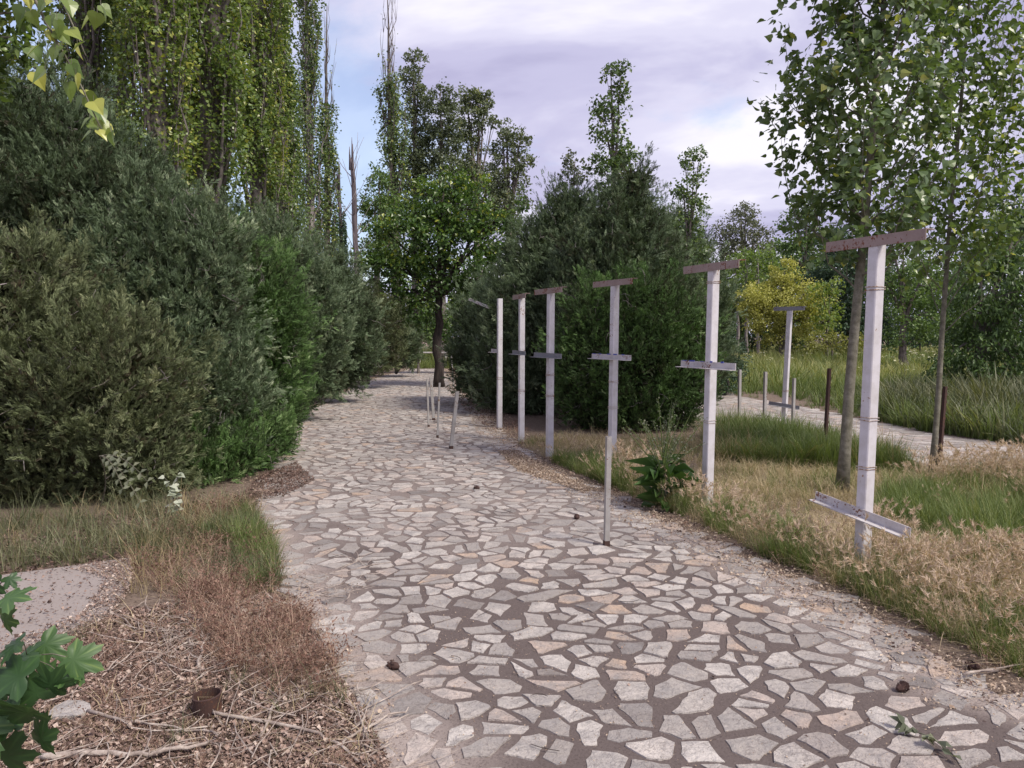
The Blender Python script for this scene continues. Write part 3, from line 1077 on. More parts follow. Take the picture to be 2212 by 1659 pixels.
# ------------------------------------------------------------------ steel posts with angle-iron bars
def rotz(a):
    c, s = math.cos(a), math.sin(a)
    return np.array([[c, -s, 0], [s, c, 0], [0, 0, 1]])


def roty(a):
    c, s = math.cos(a), math.sin(a)
    return np.array([[c, 0, s], [0, 1, 0], [-s, 0, c]])


def angle_iron(mb, c, R, length, w=0.062, th=0.006, top=True, mat=0):
    """L profile along local x; one flange upright at local y=0, the other level, reaching back (top) or forward (bottom)"""
    R = np.asarray(R)
    if top:
        mb.box(c + R @ np.array([0, 0, -w / 2]), (length / 2, th / 2, w / 2), R, mat=mat)
        mb.box(c + R @ np.array([0, w / 2 + th / 2 + .0005, -th / 2]), (length / 2, w / 2 - .0005, th / 2), R, mat=mat)
    else:
        mb.box(c + R @ np.array([0, 0, w / 2]), (length / 2, th / 2, w / 2), R, mat=mat)
        mb.box(c + R @ np.array([0, -w / 2 - th / 2 - .0005, th / 2]), (length / 2, w / 2 - .0005, th / 2), R, mat=mat)


def sign_post(base, h, yaw, label, tilt=(0, 0), top='bar_rusty', low=1.3, low_len=0.8, low_mat='bar_white', low_tilt=0.0, low_shift=0.0,
              top_tilt=0.0, welds=(0.62, 1.05), w=0.04, blue=False, length=0.8, group='white steel posts with angle iron bars'):
    """yaw turns local -y, the face the bars are welded to"""
    base = np.array([base[0], base[1], 0.0])
    root = empty('sign_post', base, label, 'post', group)
    R = rotz(yaw)
    off = lambda z: np.array([tilt[0] * z, tilt[1] * z, z])
    mb = MB()
    b = 0.006
    ring = [(-w + b, -w), (w - b, -w), (w, -w + b), (w, w - b), (w - b, w), (-w + b, w), (-w, w - b), (-w, -w + b)]
    V = [R @ np.array([x, y, 0]) + base + off(z) for z in (-0.2, h) for x, y in ring]
    mb.poly(V, [tuple(range(8, 16))] + [(i, (i + 1) % 8, 8 + (i + 1) % 8, 8 + i) for i in range(8)])
    mb.build('post', M['white'], root, base)
    for z in welds:
        wb = MB()
        ww = w + 0.0035
        for dz in (-0.008, 0.011):
            pts = [R @ np.array([x * ww, y * ww, 0]) + base + off(z + dz + 0.003 * rng.normal()) for x, y in ((-1, -1), (1, -1), (1, 1), (-1, 1), (-1, -1))]
            wb.tube(pts, 0.0032, 5)
        wb.build('weld_band', M['weld'], root, base)
    if top:
        tb = MB()
        c = base + off(h) + R @ np.array([0, -w - 0.0045, 0.012])
        angle_iron(tb, c, R @ roty(top_tilt), length, 0.07, 0.006, True)
        o = tb.build('top_bar', M[top], root, base)
    if low:
        tb = MB()
        c = base + off(low) + R @ np.array([low_shift, -w - 0.0045, -0.03])
        angle_iron(tb, c, R @ roty(low_tilt), low_len, 0.062, 0.006, False)
        o = tb.build('cross_bar', M[low_mat], root, base)
        if blue:
            for k in range(5):
                q = MB()
                q.box(c + R @ np.array([-.34 + .14 * k + rng.uniform(-.03, .03), 0.0, 0.063]), (rng.uniform(.015, .045), 0.0035, rng.uniform(.003, .008)), R)
                q.build('paint_streak', M['blue'], root, base)
    return root


YAW = math.atan2(0.32, -0.77) - math.pi / 2 + math.pi   # bars run along (0.32, -0.77); front looks at the path
YAW = math.atan2(-0.77, 0.32)                            # local x points right and toward the viewer
sign_post(G(1861, 1232), 2.23, YAW, 'tallest nearest white post, its white lower bar slid down almost to the grass', (0.018, 0), low=0.40, low_tilt=0.10, top_tilt=0.0, welds=(0.70, 1.03, 1.9), low_mat='bar_white')
sign_post(G(1527, 1098), 2.22, YAW, 'white post with blue paint streaks beside the tall leafy dock weed', (0.012, 0), low=1.315, blue=True, welds=(0.80, 2.06), low_mat='bar_white')
sign_post(G(1322, 1010), 2.22, YAW + 0.09, 'white post just behind the short grey bollard, in front of the juniper', (0.008, 0), low=1.325, blue=True, welds=(0.72, 1.03), low_mat='bar_white')
sign_post(G(1187, 987), 2.17, YAW + 0.02, 'white post at the start of the dry grass, fourth from the tall near one', (0.005, 0), low=1.32, welds=(0.80, 1.07), low_mat='bar_grey')
sign_post(G(1126, 953), 2.17, YAW - 0.13, 'white post beside the barless one, with a small brown top bar', (0.003, 0), low=1.32, welds=(0.76,), low_len=0.7, length=0.7, low_mat='bar_grey')
sign_post(G(1079, 925), 2.19, YAW - 0.10, 'white post that has lost its top bar, hard against the juniper', (0.004, 0), top=None, low=1.31, low_len=0.36, low_shift=-0.2, welds=(0.85,), low_mat='bar_white')
sign_post(G(1693, 918), 2.06, -0.72, 'lone far white post standing at the edge of the second path', (0.03, 0), top='bar_grey', low=0.35, low_tilt=0.10, low_len=0.55, length=0.55, welds=(0.6,), low_mat='bar_grey')

# fallen bar caught in the juniper
p = at(1036, 653, 15.2)
mb = MB()
angle_iron(mb, p, rotz(-0.5) @ roty(0.36), 0.52, 0.05, 0.006, True)
tag(mb.build('loose_bar', M['bar_white'], None, tuple(p)), 'loose white angle bar lying slanted on top of the juniper', 'metal bar')


def bollard(base, h, w, label, lean=(0, 0), mat='bollard', foot=True, group='short square metal posts on the paving', name='bollard', cat='bollard'):
    base = np.array([base[0], base[1], 0.0])
    root = empty(name, base, label, cat, group)
    mb = MB()
    yaw = rng.uniform(0.2, 0.5)
    R = rotz(yaw)
    off = lambda z: np.array([lean[0] * z, lean[1] * z, z])
    def ring(s, z):
        return [R @ np.array([x * s, y * s, 0]) + base + off(z) for x, y in ((-1, -1), (1, -1), (1, 1), (-1, 1))]
    wi = w - 0.005
    V = ring(w, -0.03) + ring(w, h) + ring(wi, h) + ring(wi, h - 0.12)
    Fc = []
    for k in range(3):
        Fc += [(4 * k + i, 4 * k + (i + 1) % 4, 4 * k + 4 + (i + 1) % 4, 4 * k + 4 + i) for i in range(4)]
    mb.poly(V, Fc)
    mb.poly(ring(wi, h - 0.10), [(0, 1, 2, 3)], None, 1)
    mb.build('tube', [M[mat], M['hollow']], root, base)
    if foot:
        q = MB()
        q.poly(ring(w + .002, -0.01) + ring(w + .002, 0.045), [(i, (i + 1) % 4, 4 + (i + 1) % 4, 4 + i) for i in range(4)] + [(4, 5, 6, 7)])
        q.build('rusty_foot', M['rust'], root, base)
    return root


bollard(G(1310, 1180), 0.835, 0.0185, 'single grey square bollard standing upright alone on the near paving', (0.012, 0))
bollard(G(974, 970), 0.80, 0.0225, 'thick pale bollard leaning to the right on the paving', (0.115, 0.02))
bollard(G(945, 946), 0.85, 0.013, 'thin pinkish bollard leaning slightly right, behind the thick leaning one', (0.045, 0))
bollard(G(937, 908), 0.80, 0.024, 'pale bollard leaning left, nearest the shade of the maple', (-0.06, 0))
bollard(G(926, 923), 0.83, 0.0135, 'slimmest pale bollard, leftmost of the cluster on the paving', (-0.025, 0))
bollard(G(980, 838), 0.95, 0.020, 'slim grey stake rising just right of the maple trunk', (-0.07, 0), foot=False)
bollard(G(990, 834), 0.9, 0.018, 'slim grey stake half hidden by the end of the juniper', (0.06, 0), foot=False)
bollard(G(1597, 905), 0.93, 0.024, 'thin pale post on the second path, closest to the dark shrub', (-0.01, 0), foot=False)
bollard(G(1651, 922), 0.95, 0.024, 'thin pale capped post on the second path, midway to the far white post', (0, 0), foot=False)
bollard(G(1712, 925), 0.85, 0.022, 'thin pale post right behind the lone far white post', (0.01, 0), foot=False)


def stake(base, h, label, lean):
    base = np.array([base[0], base[1], 0.0])
    mb = MB()
    R = rotz(0.4)
    t, w = 0.003, 0.017
    sh = np.array([[1, 0, lean[0]], [0, 1, lean[1]], [0, 0, 1]]) @ R
    mb.box(base + sh @ np.array([0, 0, h / 2 - .1]), (w, t, h / 2 + .1), sh)
    mb.box(base + sh @ np.array([-w + t, w + t + .0005, h / 2 - .1]), (t, w, h / 2 + .1), sh)
    for k in range(9):
        mb.box(base + sh @ np.array([w + .004, 0, 0.1 + k * h / 10]), (.004, t * 1.2, .012), sh)
    return tag(mb.build('iron_stake', M['rust'], None, tuple(base)), label, 'stake', 'rusty iron stakes in the grass')


stake(G(1783, 985), 1.15, 'rusty brown iron stake left of the near poplar trunk', (0.03, 0))
stake(G(2031, 1008), 0.97, 'rusty brown iron stake beside the slimmer pale poplar trunk', (0.04, 0))

# rusty pipe stub
base = G(448, 1545)
mb = MB()
k = 28
prof = [(0.056, -0.02), (0.060, 0.09), (0.0535, 0.092), (0.050, -0.0)]
V, Fc = [], []
for r, z in prof:
    for i in range(k):
        a = 2 * math.pi * i / k
        V.append((base[0] + r * math.cos(a) * (1 + .015 * math.sin(3 * a)), base[1] + r * math.sin(a), z + 0.004 * math.cos(a - 0.4) * (z > 0)))
for s in range(3):
    Fc += [(s * k + i, s * k + (i + 1) % k, (s + 1) * k + (i + 1) % k, (s + 1) * k + i) for i in range(k)]
mb.poly(V, Fc)
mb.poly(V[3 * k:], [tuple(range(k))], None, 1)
tag(mb.build('pipe_stub', [M['rust'], M['hollow']], None, (base[0], base[1], 0), False), 'short rusty pipe stub sticking up out of the leaf litter', 'pipe')

# low rail at the far end of the path
b0, b1 = at(905, 790, 36), at(1010, 790, 36)
root = empty('rail_fence', (b0[0], 36, 0), 'low grey rail on posts beyond the maple trunk', 'fence')
mb = MB(); mb.tube([(b0[0], 36, .72), (b1[0], 36, .72)], 0.035, 6); mb.build('rail', M['bar_white'], root, (b0[0], 36, 0))
for t in (0.02, 0.55, 0.98):
    mb = MB(); x = b0[0] + (b1[0] - b0[0]) * t
    mb.tube([(x, 36.04, -.1), (x, 36.04, .95)], 0.04, 6); mb.build('fence_post', M['bar_white'], root, (b0[0], 36, 0))

# ------------------------------------------------------------------ trees
# right: the two young poplars
fastigiate('poplar_tree', 'young poplar with a stout pale trunk behind the tallest white post', 'poplar tree', G(1818, 1062), 6.6, 0.80, 0.30, 48, 0.082, 330, 'poplar_dark', 'bark_pale', 0.115, (0.42, 0.15), 'young poplars in the dry grass', out=0.45, temps=DELTA, spread=0.12, seglen=1.5, hmin=2.30, t0=0.52)
fastigiate('poplar_tree', 'slimmer young poplar forking into thin stems above the rusty stake', 'poplar tree', G(2012, 1030), 6.8, 0.78, 0.24, 46, 0.076, 250, 'poplar', 'bark_pale', 0.068, (0.52, 0.3), 'young poplars in the dry grass', out=0.4, temps=DELTA, spread=0.22, seglen=1.7, hmin=2.15, t0=0.44)

# left: the tall lombardy row
LG = 'tall lombardy poplars behind the junipers'
def X(px, d):
    return (px - CX) / F * d
fastigiate('lombardy_poplar', 'massive lombardy poplar with the darkest, thickest trunk of the row', 'poplar tree', (X(462, 14.2), 14.2), 15, 0.72, 0.16, 58, 0.075, 1150, 'poplar', 'bark', 0.62, (0.1, 0), LG, out=0.25, seglen=3.6, spread=0.24, t0=0.60)
fastigiate('lombardy_poplar', 'lombardy poplar with a grey ridged trunk, left of the massive one', 'poplar tree', (X(342, 13.0), 13.0), 14, 0.62, 0.16, 56, 0.072, 950, 'poplar', 'bark', 0.45, (0.1, 0), LG, out=0.25, seglen=3.4, spread=0.24, t0=0.62)
fastigiate('lombardy_poplar', 'lombardy poplar at the left end of the row, mostly behind the tall juniper', 'poplar tree', (X(205, 14.5), 14.5), 14, 0.62, 0.16, 50, 0.074, 900, 'poplar', 'bark', 0.5, (0.0, 0), LG, out=0.25, seglen=3.4, spread=0.24, t0=0.45)
fastigiate('lombardy_poplar', 'bright leafy lombardy poplar against the sky, right of the massive one', 'poplar tree', (X(560, 18.5), 18.5), 15.5, 0.62, 0.2, 58, 0.082, 1050, 'poplar', 'bark', 0.5, (0.2, 0), LG, out=0.25, seglen=3.6, spread=0.22, t0=0.62)
fastigiate('lombardy_poplar', 'short broad lombardy poplar with grey bare stems below its rounded top', 'poplar tree', (X(617, 25), 25), 10.0, 0.62, 0.2, 46, 0.095, 560, 'poplar_dark', 'bark_dead', 0.4, (0.1, 0), LG, out=0.22, seglen=2.6, spread=0.26, t0=0.6)
fastigiate('lombardy_poplar', 'thin lombardy poplar with a leafy tuft at the very top', 'poplar tree', (X(676, 27.5), 27.5), 13.9, 0.5, 0.2, 46, 0.095, 480, 'poplar_dark', 'bark_dead', 0.42, (-0.1, 0), LG, out=0.2, seglen=2.6, spread=0.24, t0=0.6)
fastigiate('lombardy_poplar', 'thin lombardy poplar whose top third is bare grey twigs', 'poplar tree', (X(706, 28.5), 28.5), 13.4, 0.38, 0.2, 44, 0.095, 420, 'poplar_dark', 'bark', 0.36, (0.1, 0), LG, bare=0.26, taper=0.93, out=0.18, seglen=2.6, spread=0.24, t0=0.6)

fastigiate('lombardy_poplar', 'narrow lombardy poplar filling the gap between the grey-ridged and the massive one', 'poplar tree', (X(408, 17.5), 17.5), 15, 0.5, 0.2, 48, 0.08, 620, 'poplar', 'bark', 0.36, (0.1, 0), LG, out=0.22, seglen=3.2, spread=0.2, t0=0.5)
fastigiate('lombardy_poplar', 'narrow dark lombardy poplar half hidden behind the leftmost one', 'poplar tree', (X(268, 17), 17), 14, 0.5, 0.2, 46, 0.08, 560, 'poplar_dark', 'bark', 0.36, (0.1, 0), LG, out=0.22, seglen=3.2, spread=0.2, t0=0.4)
fastigiate('lombardy_poplar', 'ragged lombardy poplar at the right edge of the dense row, against the sky', 'poplar tree', (X(618, 21.5), 21.5), 12.6, 0.42, 0.2, 46, 0.085, 600, 'poplar', 'bark', 0.36, (0.0, 0), LG, out=0.22, seglen=3.0, spread=0.2, t0=0.42)


def dead_tree(px, d, pytop, label, w, twigs=14):
    base = np.array([X(px, d), d, 0])
    h = at(px, pytop, d)[2]
    root = empty('dead_tree', base, label, 'dead tree', 'bare dead trunks')
    tb = MB()
    n = 12
    pts = curve(base - UP * .05, base + UP * h * 0.86, (0.08, 0, 0), n, 0.02)
    tb.tube(pts, np.linspace(w, w * 0.6, n) * rng.uniform(.88, 1.12, n), 9)
    for k in range(7):
        a = rng.uniform(0, 6.28)
        e = pts[-1] + np.array([math.cos(a) * w * .45, math.sin(a) * w * .45, 0])
        tb.tube([e - UP * .5, e + UP * rng.uniform(.05, .35), e + UP * rng.uniform(.4, .9)], [w * .3, w * .2, .01], 5)
    tb.build('trunk', M['bark_stub'], root, base, True)
    q = MB()
    for k in range(twigs):
        f = rng.uniform(0.35, 0.98)
        p0 = pts[int(f * (n - 1))]
        v = np.array([rng.normal() * 0.35, rng.normal() * 0.35, 1.0])
        ln = h * 0.16 * rng.uniform(.5, 1.2)
        q.tube(curve(p0, p0 + v * ln, (rng.normal() * .1, 0, -0.1), 5), [.022, .016, .012, .009, .006], 5)
    q.build('twigs', M['bark_dead'], root, base, True)
    return root, base


dead_tree(767, 33, 265, 'dead purple-grey trunk with a broken top and few twigs', 0.15, 30)
r, bs = dead_tree(737, 31, 320, 'dead trunk wrapped in dark ivy up to half its height', 0.12, 18)
mb = MB()
for k in range(10):
    z = 1.5 + k * 0.5
    m = 420
    a = rng.uniform(0, 2 * math.pi, m); rr = (0.42 - 0.02 * k) * rng.random(m) ** 0.4
    P = np.c_[bs[0] + rr * np.cos(a), bs[1] + rr * np.sin(a), z + rng.normal(size=m) * 0.3]
    scatter(mb, POPLAR, P, np.c_[np.cos(a), np.sin(a), -0.5 * np.ones(m)], 0.1 * rng.uniform(.7, 1.2, m), None, np.clip(0.45 + rng.normal(size=m) * .2, 0, 1))
mb.build('ivy', M['dark'], r, bs)

CG = 'poplars behind the maple'
fastigiate('lombardy_poplar', 'tallest half-bare poplar behind the maple, with a grey split trunk', 'poplar tree', (X(862, 36), 36), 17.0, 0.60, 0.2, 46, 0.12, 520, 'poplar_dark', 'bark', 0.5, (-0.35, 0), CG, bare=0.22, taper=0.92, out=0.2, seglen=3.4, spread=0.26, t0=0.6)
broad('poplar_tree', 'slender leafy poplar just right of the half-bare one', 'poplar tree', (X(895, 38), 38), [(897, 130, 22), (893, 170, 30), (900, 215, 30), (898, 265, 36), (905, 320, 40), (900, 385, 45), (910, 450, 45)], 38, 0.12, 3.6, 'poplar_far', trunk=0.4, group=CG, clump=0.30, t0=0.5)
broad('poplar_tree', 'round-topped poplar in the middle of the group behind the maple', 'poplar tree', (X(955, 37), 37), [(950, 215, 36), (955, 270, 46), (950, 335, 52), (960, 400, 58), (975, 460, 60)], 37, 0.12, 3.6, 'poplar_far', trunk=0.4, group=CG, clump=0.30, t0=0.30)
broad('poplar_tree', 'poplar with a wide uneven head and gaps showing sky', 'poplar tree', (X(1030, 39), 39), [(1005, 215, 28), (1035, 235, 36), (1050, 215, 18), (1068, 262, 14), (1015, 265, 36), (1010, 330, 44), (1030, 385, 50), (1050, 440, 50)], 39, 0.12, 3.4, 'poplar_far', trunk=0.42, group=CG, clump=0.30, t0=0.58)
broad('poplar_tree', 'airy poplar at the right edge of the group with a stray side branch', 'poplar tree', (X(1100, 36), 36), [(1095, 285, 26), (1125, 300, 24), (1085, 330, 34), (1130, 345, 24), (1110, 390, 34), (1075, 395, 32), (1095, 440, 40), (1140, 440, 12), (1060, 470, 40), (1110, 490, 26)], 36, 0.12, 3.0, 'poplar_far', trunk=0.38, group=CG, clump=0.30, t0=0.55)
broad('poplar_tree', 'low bright green poplar left of the half-bare one', 'poplar tree', (X(818, 34), 34), [(820, 385, 30), (808, 430, 36), (835, 450, 40), (815, 490, 40), (800, 550, 42), (840, 540, 40)], 34, 0.11, 2.6, 'mid', trunk=0.3, group=CG, t0=0.5)

# the maple standing in the path
mp = G(948, 836)
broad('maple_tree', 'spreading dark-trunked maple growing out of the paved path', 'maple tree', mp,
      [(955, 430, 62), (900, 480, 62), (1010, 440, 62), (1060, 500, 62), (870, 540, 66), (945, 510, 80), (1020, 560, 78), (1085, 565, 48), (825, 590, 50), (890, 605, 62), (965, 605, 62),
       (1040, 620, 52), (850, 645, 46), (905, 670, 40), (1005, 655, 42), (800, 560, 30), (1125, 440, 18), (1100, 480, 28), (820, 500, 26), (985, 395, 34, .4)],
      mp[1], 0.125, 3.1, 'maple', 'bark_dark', 0.25, temps=OVAL, clump=0.30, t0=0.42, top_tint=0.30, twigs=4, lean=(mp[0] + 0.02, mp[1], 2.7))

# behind the maple, low growth
broad('bush', 'leafy bush glimpsed under the maple crown left of its trunk', 'bush', (X(905, 31), 31), [(900, 720, 42), (870, 740, 30), (925, 700, 34), (895, 760, 20)], 31, 0.11, 3, 'mid', trunk=0.1, limbs=True, group='low bushes beyond the maple')
broad('bush', 'leafy bush glimpsed under the maple crown right of its trunk', 'bush', (X(985, 31), 31), [(985, 705, 40), (1010, 730, 36), (965, 725, 26), (990, 765, 22)], 31, 0.11, 3, 'maple', trunk=0.1, limbs=True, group='low bushes beyond the maple')
broad('bush', 'pale bush far behind the maple trunk', 'bush', (X(950, 46), 46), [(930, 690, 45), (975, 690, 45), (900, 660, 50), (1010, 660, 50), (950, 735, 26)], 46, 0.16, 3, 'fresh', trunk=0.15, group='low bushes beyond the maple')

# left junipers
JG = 'junipers along the left edge of the path'
juniper('tall dark juniper at the back left, rising above its neighbours', (X(110, 9.3), 9.4), [(90, 300, 110), (40, 250, 70), (160, 330, 80), (60, 470, 170), (180, 480, 150), (250, 430, 100), (120, 640, 200), (-60, 420, 150)], 9.4, 0.19, 150, 'juniper', group=JG, t0=0.36)
juniper('nearest olive-grey juniper filling the left edge', (X(60, 7.6), 7.6), [(30, 690, 160), (110, 860, 190), (230, 830, 170), (-40, 900, 210), (150, 1010, 130), (20, 1020, 140), (290, 980, 110), (60, 600, 90), (60, 1080, 80), (190, 1075, 76), (310, 1060, 80), (-60, 1085, 80)], 7.5, 0.15, 230, 'juniper_olive', group=JG, t0=0.40)
juniper('rounded grey-green juniper in the middle of the left bank', (X(350, 8.9), 8.9), [(330, 600, 140), (260, 620, 120), (400, 640, 130), (350, 780, 170), (420, 860, 150), (300, 900, 130), (420, 985, 105), (340, 500, 90), (440, 540, 80)], 8.9, 0.16, 200, 'juniper', group=JG, t0=0.46)
juniper('fresh green juniper bulging out over the paving', (X(545, 10.2), 10.2), [(500, 620, 110), (560, 660, 90), (500, 770, 140), (570, 790, 80), (575, 880, 72), (545, 940, 78), (480, 920, 110), (600, 965, 38), (470, 1010, 70), (590, 720, 60), (500, 990, 80, -1.5), (430, 1030, 80, -1.9), (545, 960, 62, -1.0), (590, 930, 44, -.6)], 10.1, 0.16, 220, 'juniper_green', group=JG, t0=0.42)
juniper('dense juniper right behind the bulging green one', (X(620, 14), 14.2), [(600, 590, 80), (560, 560, 70), (650, 650, 80), (620, 740, 100), (690, 720, 60), (660, 800, 70), (500, 530, 70), (640, 860, 40)], 14, 0.2, 130, 'juniper', group=JG, t0=0.47)
juniper('mid-sized juniper halfway along the left bank', (X(725, 18), 18), [(700, 630, 60), (750, 690, 62), (710, 740, 80), (770, 760, 50), (740, 800, 45), (700, 820, 40)], 17.8, 0.22, 110, 'juniper', group=JG, t0=0.42)
juniper('low juniper where the left bank starts to fade', (X(795, 23), 23), [(780, 690, 50), (810, 720, 50), (790, 760, 50), (830, 765, 36)], 22.6, 0.24, 90, 'juniper_olive', group=JG, t0=0.38)
juniper('last small juniper of the left bank, beside the far end of the path', (X(855, 29), 29), [(845, 715, 38), (865, 750, 38), (830, 745, 36), (880, 770, 20)], 28.5, 0.26, 80, 'juniper', group=JG, t0=0.45)

JR = 'junipers right of the path behind the white posts'
juniper('grey-green pointed juniper whose ragged top stands above the posts', (X(1345, 14.4), 14.5), [(1372, 400, 30), (1355, 450, 52), (1385, 480, 44), (1320, 500, 62), (1350, 560, 96), (1290, 590, 80), (1410, 590, 74), (1270, 660, 90), (1440, 660, 66), (1330, 680, 110), (1250, 540, 44), (1340, 780, 110)], 14.3, 0.17, 190, 'juniper', group=JR, t0=0.40)
juniper('dark green bushy juniper directly behind the middle white posts', (X(1350, 13.0), 13.1), [(1310, 700, 92), (1400, 690, 96), (1350, 790, 130), (1290, 810, 96), (1430, 780, 90), (1470, 840, 74), (1270, 870, 70), (1350, 880, 90), (1430, 890, 72), (1480, 730, 50), (1250, 760, 60)], 12.9, 0.16, 210, 'juniper_green', group=JR, t0=0.30)
juniper('dusty grey-green juniper touching the barless white post', (X(1150, 16), 16), [(1210, 500, 60), (1180, 560, 75), (1190, 640, 90), (1130, 680, 90), (1180, 760, 100), (1110, 780, 85), (1150, 860, 75), (1090, 850, 60), (1240, 460, 40)], 15.6, 0.19, 150, 'juniper', group=JR, t0=0.48)
juniper('low juniper at the left end of the right-hand bank', (X(1050, 18), 18), [(1060, 690, 60), (1035, 750, 55), (1055, 800, 62), (1020, 815, 36), (1070, 850, 45)], 17.8, 0.2, 140, 'juniper', group=JR, t0=0.42)

SG = 'slim poplars rising behind the right junipers'
broad('poplar_tree', 'slim dark poplar rising from the top of the big juniper', 'poplar tree', (X(1325, 15.2), 15.2), [(1345, 145, 16), (1318, 165, 26), (1342, 195, 24), (1318, 225, 34), (1305, 275, 36), (1320, 330, 42), (1310, 385, 46), (1345, 350, 34), (1360, 410, 36)], 15.2, 0.068, 2.6, 'poplar_dark', trunk=0.12, group=SG, t0=0.42, fork=4.4, clump=0.42)
broad('poplar_tree', 'small rounded poplar top left of the slim dark one', 'poplar tree', (X(1238, 16.5), 16.5), [(1238, 350, 22), (1248, 372, 22), (1228, 395, 24), (1240, 425, 28), (1225, 450, 24)], 16.5, 0.07, 2.2, 'poplar_grey', trunk=0.09, group=SG, t0=0.3, fork=3.4, clump=0.42)
broad('poplar_tree', 'slim poplar with a twin tip, right of the big juniper', 'poplar tree', (X(1482, 17.5), 17.5), [(1512, 330, 16), (1485, 345, 18), (1500, 370, 26), (1475, 410, 30), (1490, 455, 36), (1480, 510, 40), (1490, 565, 42), (1475, 620, 44)], 17.5, 0.072, 2.5, 'poplar_dark', trunk=0.12, group=SG, t0=0.5, fork=2.6, clump=0.42)
broad('shrub', 'dark little shrub beside the start of the second path', 'shrub', (X(1568, 20), 20), [(1560, 720, 34), (1575, 765, 40), (1560, 815, 36), (1590, 800, 26), (1545, 850, 26), (1570, 690, 22)], 20, 0.06, 3.4, 'dark', trunk=0.08, temps=OVAL, t0=0.55)
juniper('grey juniper tucked behind the slim twin-tipped poplar', (X(1490, 19), 19), [(1440, 520, 50), (1480, 590, 60), (1520, 680, 55), (1480, 700, 60), (1500, 780, 60), (1420, 600, 60)], 19, 0.22, 110, 'juniper', group=JR, t0=0.5)

# right background
BG = 'trees beyond the meadow'
broad('tree', 'grey-green round-headed tree far off against the sky', 'tree', (X(1605, 62), 62), [(1600, 490, 44), (1570, 520, 42), (1640, 520, 42), (1605, 555, 60), (1560, 580, 40), (1650, 580, 40), (1610, 460, 26)], 62, 0.22, 2.3, 'poplar_grey', trunk=0.6, group=BG, temps=OVAL, clump=0.26)
broad('tree', 'leafy tree behind the yellow one, left of the young poplar trunk', 'tree', (X(1735, 56), 56), [(1740, 450, 34), (1720, 500, 48), (1765, 500, 46), (1740, 560, 60), (1700, 570, 40), (1780, 440, 26)], 56, 0.2, 2.3, 'mid', trunk=0.5, group=BG, t0=0.4)
broad('tree', 'light thin-stemmed tree behind the far left meadow edge', 'tree', (X(1600, 50), 50), [(1590, 600, 50), (1640, 610, 50), (1600, 660, 46), (1560, 640, 40), (1650, 560, 34), (1570, 690, 30)], 50, 0.18, 2.0, 'fresh', 'bark_pale', trunk=0.26, group=BG, t0=0.3)
for i, (px, lb) in enumerate(((1588, 'whitewashed thin trunk leftmost at the meadow edge'), (1612, 'whitewashed thin trunk second along the meadow edge'), (1637, 'whitewashed thin trunk nearest the yellow tree'))):
    broad('young_tree', lb, 'young tree', (X(px, 47), 47), [(px - 4, 600, 22), (px + 6, 640, 22), (px, 560, 18)], 47, 0.17, 1.6, 'fresh', 'bark_dead', trunk=0.17, group='thin pale-stemmed young trees', t0=0.35)
broad('golden_tree', 'bright golden-yellow bushy tree at the meadow edge', 'tree', (X(1692, 43), 43), [(1695, 592, 32), (1684, 625, 34), (1715, 640, 36), (1648, 645, 44), (1690, 665, 52), (1748, 650, 42), (1628, 676, 40), (1715, 700, 46), (1665, 705, 40), (1612, 655, 28), (1758, 692, 36)], 43, 0.125, 3.4, 'yellow', trunk=0.3, group=BG, temps=OVAL, t0=0.5, top_tint=0.15)
broad('tree', 'yellow-green thin tree between the golden tree and the poplar trunk', 'tree', (X(1790, 41), 41), [(1775, 640, 30), (1790, 680, 32), (1770, 700, 26), (1800, 620, 24)], 41, 0.14, 1.8, 'fresh', trunk=0.14, group=BG, t0=0.55)
broad('hedge_bush', 'low golden-brown bush under the dark tree', 'bush', (X(1800, 40), 40), [(1770, 738, 22), (1810, 735, 26), (1850, 740, 22), (1740, 745, 18)], 40, 0.13, 3, 'yellow', trunk=0.12, temps=OVAL, t0=0.0, group='low bushes at the meadow edge')
broad('tree', 'dark chestnut-like tree behind the pale trunk of the near poplar', 'tree', (X(1835, 46), 46), [(1800, 560, 56), (1850, 590, 66), (1790, 640, 58), (1860, 670, 66), (1820, 710, 50), (1900, 700, 50), (1840, 510, 50)], 46, 0.2, 3.2, 'dark', trunk=0.5, group=BG, temps=OVAL, t0=0.5)
broad('tree', 'mid-green tree between the two young poplars', 'tree', (X(1950, 34), 34), [(1950, 560, 56), (1910, 620, 50), (1990, 620, 56), (1950, 690, 60), (2010, 690, 50), (1920, 500, 44)], 34, 0.14, 2.4, 'mid', trunk=0.3, group=BG, temps=OVAL, t0=0.5)
broad('tree', 'dark drooping-leaved tree overhanging the second path at the right', 'tree', (X(2110, 17), 17), [(2190, 540, 100), (2120, 620, 90), (2200, 680, 110), (2130, 740, 90), (2080, 790, 66), (2040, 790, 44), (2190, 810, 100), (2110, 840, 50), (2250, 600, 110), (2090, 690, 60), (2150, 880, 40)], 17, 0.12, 4.2, 'mid', 'bark', 0.26, temps=NARROW, droop=0.8, t0=0.28, group=BG, lean=(X(2120, 17), 17, 1.5), clump=0.3)
broad('tree', 'deep green tree rising behind the drooping one', 'tree', (X(2190, 27), 27), [(2190, 460, 56), (2150, 510, 56), (2230, 500, 70), (2110, 560, 50), (2180, 580, 70)], 27, 0.14, 2.8, 'dark', trunk=0.35, group=BG, temps=OVAL, t0=0.6)
far = [(1440, 640, 62, 'mid'), (1530, 640, 66, 'fresh'), (1690, 560, 70, 'mid'), (1790, 560, 74, 'mid'), (1890, 590, 68, 'dark'), (2010, 560, 66, 'mid'), (2090, 600, 60, 'mid')]
